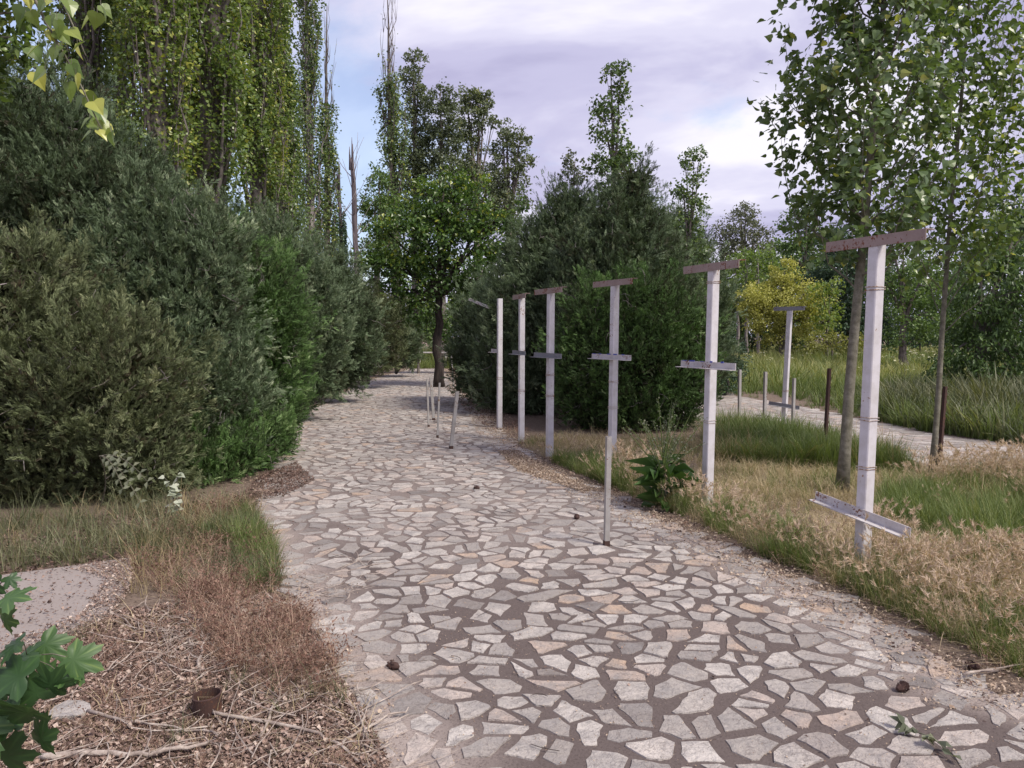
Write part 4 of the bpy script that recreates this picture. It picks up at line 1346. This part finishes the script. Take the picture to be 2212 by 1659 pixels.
names = ['far tree seen over the big juniper shoulder', 'pale far tree behind the small dark shrub', 'far tree filling the gap behind the golden tree', 'far tree crown above the dark chestnut-like tree',
         'far dark tree right of the near poplar trunk', 'far tree seen between the stems of the slimmer poplar', 'far tree just left of the drooping-leaved tree']
for (px, py, d, mt), lb in zip(far, names):
    broad('tree', lb, 'tree', (X(px, d), d), [(px, py, 46), (px - 36, py + 40, 44), (px + 38, py + 36, 46), (px, py + 80, 56), (px - 30, py + 125, 46), (px + 36, py + 125, 46)], d, 0.24, 2.3, mt, trunk=0.5, group='far tree line', t0=0.35, limbs=True)
farl = [(620, 600, 50, 'mid', 'far tree behind the short broad lombardy poplar'), (700, 620, 55, 'mid', 'far tree at the foot of the bare-topped poplars'), (780, 640, 52, 'mid', 'far tree left of the maple crown'), (400, 540, 30, 'poplar_dark', 'leafy tree filling in behind the middle of the left bank'),
        (230, 520, 30, 'poplar_dark', 'leafy tree filling in behind the tall back-left juniper'), (530, 540, 34, 'mid', 'leafy tree low between the massive and the bright lombardy poplars'), (1060, 620, 52, 'mid', 'far tree right of the maple crown'), (1130, 600, 55, 'mid', 'far tree seen past the dusty juniper top')]
for px, py, d, mt, lb in farl:
    broad('tree', lb, 'tree', (X(px, d), d), [(px, py, 40), (px - 32, py + 35, 40), (px + 32, py + 35, 40), (px, py + 80, 50)], d, 0.006 * d * 0.7 + 0.03, 2.2, mt, trunk=0.35, group='trees showing between the left poplars', t0=0.4)

und = [(1475, 725, 44, 'dark', 'dark bush at the far left corner of the meadow'), (1560, 735, 50, 'mid', 'bush at the meadow edge under the thin pale trunks'), (1625, 738, 52, 'dark', 'shadowy bush left of the golden tree foot'), (1705, 738, 50, 'mid', 'bush directly behind the golden tree foot'),
       (1900, 725, 46, 'dark', 'dark bush at the meadow edge right of the pale poplar trunk'), (1985, 730, 48, 'dark', 'dark bush at the meadow edge between the two poplar trunks'), (2060, 735, 44, 'mid', 'bush at the meadow edge left of the drooping tree'), (2195, 728, 36, 'dark', 'dark bush far behind the drooping tree at the right frame edge'), (2150, 690, 40, 'mid', 'tall bush behind the middle of the drooping tree')]
for px, py, d, mt, lb in und:
    broad('bush', lb, 'bush', (X(px, d), d), [(px - 28, py - 8, 26), (px + 28, py - 6, 26), (px, py - 24, 30), (px, py, 28)], d, 0.17, 3.2, mt, trunk=0.14, temps=OVAL, t0=0.35, group='low bushes at the meadow edge')

# leaves hanging in from the near left
broad('poplar_tree', 'poplar leaning in at the top left corner, only its edge leaves showing', 'poplar tree', (-6.2, 7.4), [(-20, 40, 70), (20, 110, 50), (-60, 190, 80), (10, -60, 90), (40, 40, 34), (-120, 60, 120)], 7.4, 0.075, 1.7, 'poplar', 'bark_pale', 0.2, temps=DELTA, t0=0.4, clump=0.4)

# ------------------------------------------------------------------ near foliage seen leaf by leaf
def maple_leaf(seed):
    r_ = np.random.default_rng(seed)
    ang = [0, 7, 12, 18, 26, 34, 39, 44, 50, 57, 66, 76, 84, 92, 100, 110, 122, 140, 160, 174]
    rad = [.80, .66, .68, .50, .40, .52, .62, .66, .74, .60, .58, .40, .36, .46, .47, .54, .44, .36, .24, .16]
    pts = [(a, q * r_.uniform(.95, 1.06)) for a, q in zip(ang, rad)]
    full = pts + [(-a, q * r_.uniform(.94, 1.06)) for a, q in pts[:0:-1]]
    n = len(full)
    lobes = (0, 50, -50, 110, -110)
    V, T = [(0.2, 0, 0.0)], [-0.05]
    for f in (0.5, 1.0):
        for a, q in full:
            near = min(abs(a - l) for l in lobes)
            x = 0.2 + q * f * math.cos(math.radians(a)); y = q * f * math.sin(math.radians(a))
            z = -0.16 * (q * f) ** 2 + (0.030 * min(near, 24) / 24 if f < 1 else 0.02 * math.sin(a * 0.4 + seed)) - 0.05 * abs(y)
            V.append((x, y, z)); T.append(0.30 if near < 3 else -0.03)
    Fc = [(0, 1 + i, 1 + (i + 1) % n) for i in range(n)]
    Fc += [(1 + i, 1 + n + i, 1 + n + (i + 1) % n, 1 + (i + 1) % n) for i in range(n)]
    return (V, Fc, T)


ML = [maple_leaf(i) for i in range(4)]
base = np.array([-1.75, 1.55, 0.0])
root = empty('maple_shoot', base, 'maple shoot with glossy lobed leaves reaching in at the lower left', 'maple branch')
leaves = [(30, 1290, 105, -20), (15, 1330, 80, -60), (55, 1420, 105, -35), (110, 1400, 100, 20), (175, 1430, 110, 10), (115, 1470, 95, -60), (20, 1400, 95, 160), (70, 1480, 120, -100), (40, 1530, 150, -110),
          (20, 1460, 110, 200), (150, 1460, 90, -20), (90, 1580, 110, -80), (20, 1620, 130, -60), (5, 1550, 110, 170), (-30, 1480, 120, 100), (-40, 1590, 130, 30), (-40, 1380, 110, 40), (-20, 1270, 80, 80), (25, 1255, 40, 40)]
ls, tb = MB(), MB()
hub = at(-120, 1470, 1.72)
tb.tube(curve(base, hub, (-0.1, 0, .1), 8), np.linspace(.014, .007, 8), 6)
hub2 = at(60, 1425, 1.68)
tb.tube(curve(hub, hub2, (0, 0, .03), 5), np.linspace(.006, .003, 5), 5)
hub3 = at(-20, 1300, 1.72)
tb.tube(curve(hub, hub3, (0, 0, .02), 5), np.linspace(.005, .003, 5), 5)
hub4 = at(0, 1560, 1.66)
tb.tube(curve(hub, hub4, (0, 0, .02), 5), np.linspace(.005, .003, 5), 5)
for px, py, s, ang in leaves:
    d = 1.66 + rng.uniform(-.07, .07)
    c = at(px, py, d)
    a = math.radians(-ang)
    L = s * d / F * rng.uniform(.72, .95)
    A = np.array([math.cos(a), -0.30 + rng.normal() * .2, math.sin(a) - 0.25])
    H = np.array([rng.normal() * .45, -0.55 + rng.normal() * .3, 0.8])
    p0 = c - unit(A) * L * 0.4
    hb = min((hub2, hub3, hub4, hub), key=lambda h: np.linalg.norm(h - p0))
    tb.tube(curve(hb, p0, (0, 0, .01), 4), 0.0013, 4)
    scatter(ls, ML, p0[None], A[None], [L], H[None], [rng.uniform(.25, .72)])
tb.build('stem', M['bark_pale'], root, base, True)
ls.build('leaves', M['maple_near'], root, base, True)

base = at(-160, -420, 2.9)
root = empty('poplar_branch', base, 'slender hanging poplar branch with big pale leaves, top left', 'branch')
ls, tb = MB(), MB()
stem = np.array([base, at(20, -120, 2.8), at(95, 40, 2.75), at(140, 120, 2.72), at(180, 195, 2.70), at(205, 250, 2.68), at(222, 285, 2.67)])
tb.tube(stem, [.014, .008, .005, .004, .003, .0025, .0015], 6)
st2 = np.array([at(20, -120, 2.8), at(120, -30, 2.9), at(160, 60, 2.9), at(185, 120, 2.85)])
tb.tube(st2, [.006, .004, .003, .0015], 5)
spots = [(205, 20, 3), (60, 30, 3), (110, 70, 3), (130, 30, 2), (80, 100, 2), (130, 100, 3), (150, 140, 3), (95, 160, 2), (165, 165, 3), (185, 200, 3), (150, 185, 1), (200, 235, 3), (215, 260, 3), (190, 265, 2), (228, 280, 2), (205, 285, 2), (60, -20, 3), (150, 0, 3), (110, 10, 2), (140, 60, 2), (172, 90, 2), (235, 15, 1)]
for px, py, k in spots:
    for _ in range(k):
        c = at(px + rng.normal() * 10, py + rng.normal() * 9, 2.72 + rng.normal() * .05)
        A = np.array([rng.normal() * .7, rng.normal() * .4, -0.8])
        L = rng.uniform(.045, .075)
        sr = stem[np.argmin(np.linalg.norm(stem - c, axis=1))] if rng.random() < .6 else st2[np.argmin(np.linalg.norm(st2 - c, axis=1))]
        tb.tube(curve(c + UP * .02, c, (0, 0, 0), 3), 0.001, 3, cap=False)
        scatter(ls, DELTA, c[None], A[None], [L], np.array([[rng.normal() * .5, -.5, .7]]), [np.clip(rng.normal(.62, .25), 0, 1)])
tb.build('stem', M['bark_pale'], root, base, True)
ls.build('leaves', M['poplar'], root, base)

# pale young poplar shoot in front of the juniper
base = G(378, 1128)
root = empty('poplar_sapling', base, 'knee-high sapling with whitish leaves at the foot of the junipers', 'sapling')
tb, ls = MB(), MB()
for k in range(3):
    e = base + np.array([rng.normal() * .06, rng.normal() * .05, 0.40])
    pts = curve(base, e, (rng.normal() * .03, 0, 0), 6)
    tb.tube(pts, np.linspace(.005, .002, 6), 5)
    m = 13
    t = rng.uniform(.25, 1.05, m)
    P = np.c_[tuple(np.interp(t, np.linspace(0, 1, 6), pts[:, j]) for j in range(3))]
    scatter(ls, DELTA, P, rng.normal(size=(m, 3)) * [1, 1, .4] - UP * .2, rng.uniform(.045, .08, m), UP + np.array([0, -.7, 0]) + rng.normal(size=(m, 3)) * .3, np.clip(rng.normal(.6, .25, m), 0, 1))
tb.build('stem', M['bark_pale'], root, base); ls.build('leaves', M['white_leaf'], root, base)

# ash sprig poking out of the juniper
base = np.array([*G(215, 1100)[:2], 0])
root = empty('ash_sprig', base, 'drooping sprig of pale paired leaflets poking out of the near juniper', 'sprig')
tb, ls = MB(), MB()
hub = at(215, 985, 6.3)
tb.tube(curve(base, hub, (0, .1, 0), 6), np.linspace(.008, .004, 6), 5)
for tip in ((302, 1085), (318, 1040), (265, 1055)):
    e = at(*tip, 6.15)
    pts = curve(hub, e, (0, 0, .08), 8)
    tb.tube(pts, np.linspace(.003, .0015, 8), 4)
    for q, p in enumerate(pts[2:]):
        for s in (-1, 1):
            side = np.cross(unit(e - hub), np.array([0, -1, 0.4])) * s
            scatter(ls, OVAL, p[None], (side + unit(e - hub) * .5)[None], [.058], np.array([[0, -.7, .8]]), [rng.uniform(.3, 1)])
tb.build('stem', M['bark_pale'], root, base); ls.build('leaves', M['poplar_grey'], root, base)

# dock / burdock weed by the posts
base = G(1432, 1098)
root = empty('dock_plant', base, 'tall seeding weed with broad dark basal leaves beside the path edge', 'weed')
tb, ls, fl = MB(), MB(), MB()
m = 60
a = rng.uniform(0, 2 * math.pi, m)
P = base + np.c_[np.cos(a) * .06, np.sin(a) * .06, rng.uniform(0, .42, m)]
scatter(ls, [leaf_t(.5, .22, .06, -.35), leaf_t(.55, .18, .1, -.5)], P, np.c_[np.cos(a), np.sin(a), rng.uniform(-.1, 1.2, m)], rng.uniform(.14, .30, m), UP + rng.normal(size=(m, 3)) * .3, np.clip(rng.normal(.45, .22, m), 0, 1))
for k in range(22):
    a = rng.uniform(0, 2 * math.pi)
    b = base + UP * rng.uniform(.25, .45)
    e = b + np.array([math.cos(a) * rng.uniform(.1, .42), math.sin(a) * .25, rng.uniform(.3, .62)])
    pts = curve(b, e, (0, 0, .03), 6)
    tb.tube(pts, np.linspace(.0055, .002, 6), 4)
    q = 46
    t = rng.uniform(.2, 1, q)
    Pf = np.c_[tuple(np.interp(t, np.linspace(0, 1, 6), pts[:, j]) for j in range(3))] + rng.normal(size=(q, 3)) * .012
    scatter(fl, FLAKE, Pf, rng.normal(size=(q, 3)), rng.uniform(.012, .026, q), None, rng.uniform(.3, .9, q))
tb.tube(curve(base, base + UP * .5, (0, 0, 0), 4), [.014, .012, .01, .006], 6)
tb.build('stem', M['grass'], root, base); ls.build('leaves', M['burdock'], root, base); fl.build('seed_heads', M['poplar_grey'], root, base)

# fallen leafy twig on the paving
base = G(2010, 1625)
root = empty('fallen_twig', base, 'freshly fallen twig with curled green leaves on the near paving', 'twig')
tb, ls = MB(), MB()
p0, p1 = G(1950, 1580), G(2062, 1650)
pts = curve(p0 + UP * .02, p1 + UP * .02, (0.02, 0, .012), 7, .003)
tb.tube(pts, np.linspace(.0035, .002, 7), 5)
m = 16
t = np.r_[rng.uniform(0, .25, 7), rng.uniform(.35, .95, 9)]
P = np.c_[tuple(np.interp(t, np.linspace(0, 1, 7), pts[:, j]) for j in range(3))] + UP * .006
scatter(ls, [leaf_t(.45, .34, .28, -.3), leaf_t(.4, .3, .3, .2)], P, rng.normal(size=(m, 3)) * [1, 1, .25], rng.uniform(.04, .065, m), UP + rng.normal(size=(m, 3)) * .4, rng.uniform(.2, .9, m))
tb.build('stem', M['bark_pale'], root, base); ls.build('leaves', M['poplar_grey'], root, base)

# cones
def cone(px, py, label):
    b = G(px, py)
    mb = MB()
    a0 = rng.uniform(0, 3)
    ax = np.array([math.cos(a0), math.sin(a0), 0.1])
    c = b + UP * .022
    mb.tube([c - ax * .03, c - ax * .015, c + ax * .005, c + ax * .028], [.008, .018, .018, .005], 8)
    m = 60
    t = rng.uniform(-1, 1, m); v = unit(np.cross(ax, rng.normal(size=(m, 3))))
    P = c + ax * (t * .026)[:, None] + v * (.017 * np.sqrt(1 - t * t))[:, None]
    scatter(mb, [leaf_t(.5, .5, .05, .2)], P, v + ax * .6, .013, ax + v * .2, .1)
    tag(mb.build('pine_cone', M['rust'], None, tuple(b)), label, 'pine cone', 'cones dropped on the paving')


cone(1246, 1122, 'brown cone on the paving left of the grey bollard')
cone(1030, 1058, 'brown cone on the pale paving toward the middle distance')
cone(1948, 1495, 'brown cone lying between stones on the near right paving')
cone(2101, 1448, 'round dark cone in the pale chaff at the right path edge')
cone(850, 1447, 'reddish cone near the twigs at the left path edge')

# ------------------------------------------------------------------ ground cover
def cover(name, zones, mat, temps, n, size, tsp=(0.15, 0.85), patch=1.1, thr=0.0, seed=0, keep_off=(), tmean=None, jump=0.0):
    mb = MB()
    for poly, frac in zones:
        k = int(n * frac)
        P = fill(poly, k)
        nz = vnoise(P, patch, seed) * .65 + vnoise(P, patch * 3.1, seed + 9) * .35
        ok = nz > thr
        for kp in keep_off:
            ok &= ~inside(kp, P)
        P, nz = P[ok], nz[ok]
        m = len(P)
        if not m:
            continue
        P3 = np.c_[P, np.zeros(m)]
        A = UP + rng.normal(size=(m, 3)) * .16
        A[:, 2] = 1
        h = size * (0.35 + 1.0 * rng.random(m) ** 1.6) * (0.35 + 1.3 * nz)
        t = rng.uniform(*tsp, m) * .6 + .4 * (tsp[0] + (tsp[1] - tsp[0]) * nz)
        a = rng.uniform(0, 2 * math.pi, m)
        scatter(mb, temps, P3, A, h, np.c_[np.cos(a), np.sin(a), np.zeros(m)], np.clip(t, 0, 1), W=h)
    return tag(mb.build(name, M[mat]), kind='stuff')


pp = path_poly
off = (path_poly, side_poly)
zdry = GP([(1120, 958), (1200, 945), (1500, 952), (1760, 985), (1990, 1020), (2300, 1040), (2300, 1500), (2100, 1410), (1950, 1335), (1650, 1195), (1400, 1085), (1200, 1005)])
zedge = GP([(1190, 1000), (1310, 1050), (1480, 1120), (1650, 1205), (1800, 1262), (2000, 1362), (2260, 1490), (2260, 1395), (2000, 1285), (1850, 1205), (1700, 1160), (1540, 1090), (1400, 1040), (1290, 995)])
zedge1 = GP([(1250, 1010), (1330, 1055), (1400, 1080), (1400, 1040), (1340, 1005), (1270, 990)])
ztall = GP([(1530, 935), (1700, 952), (1900, 990), (1985, 1022), (1850, 1020), (1700, 1015), (1520, 995)])
zfox = GP([(1890, 1075), (2050, 1030), (2300, 1030), (2300, 1440), (2060, 1330), (1930, 1260), (1870, 1180)])
zver = GP([(1520, 842), (1600, 856), (1700, 872), (1850, 902), (2000, 932), (2300, 975), (2300, 880), (1950, 850), (1600, 800), (1520, 800)])
zverd = GP([(1900, 912), (2000, 932), (2300, 975), (2300, 870), (2000, 850), (1880, 870)])
zmead = GP([(1480, 845), (1600, 845), (1900, 850), (2250, 860), (2300, 765), (1450, 765)])
zmead2 = GP([(1480, 764), (2300, 764), (2300, 748), (1480, 748)])
cover('dry_grass', [(zdry, 1.0)], 'straw', FLAT, 11000, 0.13, (.25, 1.0), .9, 0.28, 1, off)
cover('dry_grass', [(zdry, 1.0)], 'straw', TUFTL, 3600, 0.20, (.0, .8), .8, 0.45, 2, off)
cover('grass', [(zdry, .5), (zedge, .5)], 'grass', TUFT, 5200, 0.17, (.1, .8), 1.0, 0.42, 3, off)
cover('grass', [(zedge, .75), (zedge1, .25)], 'grass', TUFT, 3600, 0.24, (.0, .75), 1.7, 0.50, 4, off)
cover('grass', [(ztall, 1)], 'grass', TUFT, 4600, 0.38, (.05, .65), .8, 0.22, 5, off)
cover('grass', [(ztall, 1)], 'straw', TUFTL, 500, 0.40, (.0, .5), .8, 0.2, 6, off)
cover('foxtail_grass', [(zfox, .8), (zedge, .2)], 'foxtail', FOX, 3200, 0.29, (.1, .8), .9, 0.47, 7, off)
cover('foxtail_grass', [(zfox, 1)], 'grass', TUFT, 3800, 0.27, (.0, .8), 1.1, 0.40, 8, off)
cover('grass', [(zver, .7), (zverd, .3)], 'grass', TUFTW, 4200, 0.45, (.0, .7), .5, 0.25, 9, off)
cover('grass', [(zverd, 1)], 'grass_dark', TUFTW, 3000, 0.6, (.1, .9), .5, 0.15, 10, off)
cover('meadow_grass', [(zmead, .75), (zmead2, .25)], 'meadow', TUFTW, 20000, 0.62, (.0, .95), .22, 0.12, 11, off)
cover('meadow_grass', [(zmead, 1)], 'grass', TUFTW, 6000, 0.66, (.0, .8), .18, 0.5, 12, off)


zright = np.vstack([GP([(2290, 1035), (2290, 1500)]), [(5.0, 1.2), (8.5, 2.0), (10.5, 8.2)]])
cover('foxtail_grass', [(zright, 1)], 'foxtail', FOX, 2600, 0.29, (.1, .8), .9, 0.45, 41, off)
cover('grass', [(zright, 1)], 'grass', TUFT, 3600, 0.27, (.0, .8), 1.1, 0.38, 42, off)
cover('dry_grass', [(zright, 1)], 'straw', FLAT, 5000, 0.13, (.25, 1.0), .9, 0.28, 43, off)
zverR = np.vstack([GP([(2290, 972), (2290, 870)]), [(20, 15), (16, 9.5)]])
cover('grass', [(zverR, 1)], 'grass', TUFTW, 2400, 0.55, (.0, .7), .5, 0.2, 44, off)


def umbels(n):
    mb = MB()
    P = fill(zmead, n)
    P = P[vnoise(P, .25, 31) > .45]
    for x, y in P:
        h = rng.uniform(.45, .85)
        k = 10
        q = np.c_[x + rng.normal(size=k) * .07, y + rng.normal(size=k) * .07, np.full(k, h) + rng.normal(size=k) * .02]
        scatter(mb, [leaf_t(.5, .5, .02, 0)], q, rng.normal(size=(k, 3)) * [1, 1, .2], rng.uniform(.05, .09, k), np.tile(UP, (k, 1)) + rng.normal(size=(k, 3)) * .2, rng.uniform(0, 1))
    tag(mb.build('flowers', M['umbel']), kind='stuff')


umbels(900)
zfarpath = GP([(885, 797), (965, 797), (1010, 800), (1010, 772), (880, 772)])
cover('grass', [(zfarpath, 1)], 'grass', TUFTW, 900, 0.8, (.2, .8), .5, 0.05, 13, ())
# right bank ground under the shrubs
# left side
zl1 = GP([(-150, 1150), (0, 1130), (150, 1100), (380, 1085), (520, 1070), (560, 1110), (500, 1160), (300, 1210), (140, 1228), (0, 1245), (-150, 1262)])
zl2 = GP([(300, 1160), (430, 1110), (555, 1085), (555, 1125), (600, 1205), (612, 1270), (560, 1300), (420, 1310), (270, 1300), (285, 1215)])
zl3 = GP([(430, 1170), (520, 1100), (558, 1120), (600, 1195), (600, 1270), (530, 1280), (500, 1180)])
zred = GP([(400, 1290), (560, 1265), (660, 1310), (710, 1400), (735, 1500), (620, 1520), (500, 1460), (360, 1340)])
zred2 = GP([(390, 1120), (470, 1105), (520, 1110), (510, 1160), (420, 1200), (400, 1150)])
cover('grass', [(zl1, 1)], 'grass_dark', TUFTL, 800, 0.27, (.2, 1.0), 1.9, 0.44, 14, (path_poly, slab))
cover('grass', [(zl1, .5), (zl2, .5)], 'straw', TUFTL, 480, 0.23, (.0, .6), 1.2, 0.2, 15, (path_poly, slab))
cover('grass', [(zl2, .6), (zl3, .4)], 'grass_dark', TUFT, 1700, 0.14, (.1, 1.0), 2.0, 0.42, 16, (path_poly, slab))
cover('grass', [(zl3, 1)], 'grass', TUFT, 600, 0.21, (.1, .7), 1.6, 0.25, 17, (path_poly,))
cover('dry_weeds', [(zred, .75), (zred2, .25)], 'redweed', WEED, 900, 0.17, (.1, 1.0), 3.4, 0.50, 18, ())
cover('dry_weeds', [(zl2, 1)], 'redweed', WEED, 520, 0.17, (.2, .8), 2.2, 0.42, 19, (path_poly,))


zleftout = np.vstack([GP([(-140, 1130), (-140, 1270)]), [(-5.5, 3.9), (-7.5, 6.0)]])
cover('grass', [(zleftout, 1)], 'grass_dark', TUFTL, 900, 0.28, (.2, 1.0), 1.9, 0.42, 45, (slab,))


def flakes(name, poly_list, mat, n, size, z=0.012, seed=0, edge=None, ewidth=0.3, tsp=(.1, .9), keep_off=()):
    mb = MB()
    for poly, fr in poly_list:
        P = fill(poly, int(n * fr))
        nz = vnoise(P, 2.3, seed)
        ok = rng.random(len(P)) < 0.25 + 0.9 * nz
        for kp in keep_off:
            ok &= ~inside(kp, P)
        P = P[ok]; m = len(P)
        P3 = np.c_[P, z * rng.uniform(.2, 1.6, m)]
        scatter(mb, FLAKE, P3, rng.normal(size=(m, 3)) * [1, 1, .35], size * (.4 + 1.5 * rng.random(m) ** 2), UP + rng.normal(size=(m, 3)) * .55, rng.uniform(*tsp, m))
    return tag(mb.build(name, M[mat]), kind='stuff')


def strip(line, w, side):
    """polygon along a polyline, w to each given side"""
    l = np.asarray(line)
    t = unit(np.gradient(l, axis=0))
    nrm = np.c_[-t[:, 1], t[:, 0]]
    return np.vstack([l + nrm * w[0] * side, (l + nrm * w[1] * side)[::-1]])


zlit = GP([(-80, 1430), (120, 1395), (260, 1325), (420, 1300), (600, 1290), (680, 1370), (720, 1450), (800, 1560), (840, 1659), (840, 1720), (-150, 1720)])
zlitout = np.array([(-.5, 2.9), (-2.6, 2.9), (-3.2, 1.6), (-.6, 1.4)])
flakes('leaf_litter', [(zlitout, 1)], 'litter', 26000, 0.0175, 0.014, 46, keep_off=(slab, path_poly))
flakes('leaf_litter', [(zlit, 1)], 'litter', 120000, 0.0165, 0.014, 1, keep_off=(slab,))
er = strip(pr[3:], (-0.16, 0.40), -1)
er2 = strip(pr[3:], (-0.38, 0.10), -1)
flakes('leaf_litter', [(er, .62), (er2, .38)], 'chaff', 95000, 0.0145, 0.014, 2, tsp=(.1, 1))
flakes('leaf_litter', [(er, 1)], 'litter', 16000, 0.018, 0.014, 3, tsp=(0, .6))
el = strip(pl[2:], (-0.12, 0.3), 1)
flakes('leaf_litter', [(el, 1)], 'chaff', 18000, 0.015, 0.013, 4, tsp=(.0, .9))
zpatch = GP([(500, 1090), (560, 1030), (640, 1000), (680, 1040), (610, 1075)])
flakes('leaf_litter', [(zpatch, 1)], 'litter', 12000, 0.018, 0.014, 5, tsp=(0, .6))
zbank = GP([(1075, 975), (1120, 975), (1190, 1018), (1290, 1062), (1260, 1065), (1120, 1020)])
flakes('leaf_litter', [(zbank, 1)], 'chaff', 22000, 0.016, 0.013, 6, tsp=(.0, .9))
zshade = GP([(960, 835), (1040, 850), (1090, 930), (1060, 935), (1000, 880)])
flakes('leaf_litter', [(zshade, 1)], 'litter', 4000, 0.035, 0.013, 7, tsp=(.1, .7))
flakes('leaf_litter', [(path_poly, 1)], 'litter', 9000, 0.012, 0.014, 8, tsp=(0, .8))
znear = np.vstack([GP([(840, 1659), (700, 1400), (620, 1250), (1500, 1180), (2000, 1420), (2212, 1560)]), [(2.6, 2.0), (-.4, 2.0)]])
flakes('leaf_litter', [(znear, 1)], 'chaff', 16000, 0.0065, 0.010, 12, tsp=(0, .8))
zslabedge = GP([(150, 1238), (285, 1215), (290, 1270), (240, 1340), (120, 1400), (20, 1420), (40, 1395), (180, 1335), (230, 1262)])
flakes('leaf_litter', [(zslabedge, 1)], 'litter', 9000, 0.014, 0.034, 9, tsp=(.2, 1))
flakes('leaf_litter', [(slab, 1)], 'litter', 4500, 0.016, 0.034, 10, tsp=(.0, .8))
cover('dry_weeds', [(strip(pr[3:], (0.10, 0.45), -1), 1)], 'redweed', WEED, 900, 0.15, (.2, .95), 1.5, 0.42, 21, ())
cover('dry_weeds', [(zlit, 1)], 'redweed', WEED, 420, 0.11, (.2, .95), 2.0, 0.45, 22, (slab,))
cover('dry_grass', [(zlit, 1)], 'straw', FLAT, 260, 0.12, (.2, .9), 2.0, 0.45, 23, (slab,))
cover('grass', [(zlit, 1)], 'grass_dark', TUFT, 90, 0.13, (.2, .8), 1.6, 0.55, 24, (slab,))
zunder = GP([(-150, 1180), (0, 1150), (300, 1100), (560, 1085), (560, 1120), (300, 1215), (0, 1250), (-150, 1262)])
flakes('leaf_litter', [(zunder, 1)], 'litter', 9000, 0.03, 0.014, 11, tsp=(0, .7))

# small twigs
mb = MB()
P = np.r_[fill(zlit, 330), fill(GP([(290, 1370), (420, 1310), (560, 1330), (540, 1460), (380, 1470)]), 230), fill(GP([(600, 1290), (700, 1235), (800, 1215), (790, 1290), (700, 1330)]), 70), fill(GP([(640, 1480), (800, 1500), (850, 1659), (700, 1659)]), 45)]
for x, y in P:
    a = rng.uniform(0, math.pi)
    ln = .05 + .33 * rng.random() ** 2
    d = np.array([math.cos(a), math.sin(a), 0])
    p0 = np.array([x, y, rng.uniform(.008, .035)])
    p1 = p0 + d * ln + UP * rng.uniform(-.005, .04)
    pts = curve(p0, p1, np.array([-d[1], d[0], 0]) * rng.normal() * .12 * ln, 5, .01 * ln)
    r = .001 + .0032 * rng.random() ** 2
    mb.tube(pts, [r, r, r * .9, r * .7, r * .5], 4, rng.uniform(0, 1), cap=False)
tag(mb.build('twigs', M['twig']), kind='stuff')
mb = MB()
for x, y in fill(path_poly[:], 130):
    if y > 9:
        continue
    a = rng.uniform(0, math.pi); ln = rng.uniform(.04, .14)
    d = np.array([math.cos(a), math.sin(a), 0]); p0 = np.array([x, y, .020])
    mb.tube(curve(p0, p0 + d * ln, np.array([-d[1], d[0], .05]) * rng.normal() * .15 * ln, 4), .0016, 4, cap=False)
tag(mb.build('twigs', M['bark_dark']), kind='stuff')


def branch(pts_px, r, label, mat='twig'):
    pts = np.array([G(*p) + UP * (r + .014 + .012 * rng.random()) for p in pts_px])
    t = np.linspace(0, 1, len(pts)); tt = np.linspace(0, 1, len(pts) * 3)
    q = np.c_[tuple(np.interp(tt, t, pts[:, j]) for j in range(3))] + rng.normal(size=(len(tt), 3)) * [.006, .006, .002]
    mb = MB()
    mb.tube(q, np.linspace(r, r * .5, len(q)) * rng.uniform(.85, 1.15, len(q)), 7)
    for k in range(3):
        j = rng.integers(2, len(q) - 2)
        v = unit(q[j + 1] - q[j]) + np.array([rng.normal() * .6, rng.normal() * .6, .15])
        mb.tube(curve(q[j], q[j] + v * .09, (0, 0, 0), 4), [r * .45, r * .35, r * .25, r * .12], 5)
    b = pts[0] * [1, 1, 0]
    return tag(mb.build('fallen_branch', M[mat], None, tuple(b), True), label, 'branch', 'dead branches lying on the litter')


branch([(90, 1652), (200, 1640), (300, 1644), (400, 1636), (445, 1622)], .013, 'thick peeled branch along the bottom edge of the litter')
branch([(440, 1555), (600, 1575), (690, 1600), (760, 1640), (800, 1672)], .008, 'long curved grey branch right below the rusty pipe')
branch([(560, 1606), (590, 1540), (610, 1480), (625, 1430)], .007, 'pale stick lying upright in view right of the rusty pipe')
branch([(190, 1550), (270, 1575), (360, 1580), (470, 1600)], .007, 'grey branch left of and below the rusty pipe')
branch([(430, 1455), (440, 1400), (500, 1360), (508, 1330)], .008, 'forked pale stick on top of the brushwood heap')
branch([(330, 1440), (420, 1390), (520, 1370), (600, 1352)], .006, 'arching thin branch across the brushwood heap')
branch([(735, 1620), (790, 1590), (835, 1560), (880, 1545)], .006, 'thin branch reaching from the litter onto the paving')
branch([(2080, 1470), (2150, 1458), (2220, 1440)], .007, 'dead stick lying at the right path edge')
branch([(300, 1490), (380, 1505), (250, 1525)], .005, 'broken bent twig close to the maple shoot')
mb = MB()
st = G(150, 1545)
n = 9
a = np.linspace(0, 2 * math.pi, n, endpoint=False)
rr = rng.uniform(.06, .1, n)
V = [(st[0] + 1.2 * r * math.cos(t), st[1] + r * math.sin(t), z) for z, s in ((-.01, 1), (.03, 1)) for r, t in zip(rr, a)]
mb.poly(V, [(i, (i + 1) % n, n + (i + 1) % n, n + i) for i in range(n)] + [tuple(range(n, 2 * n))], .6)
tag(mb.build('flat_stone', M['stone'], None, (st[0], st[1], 0)), 'loose pale stone half buried in the litter near the maple shoot', 'stone')
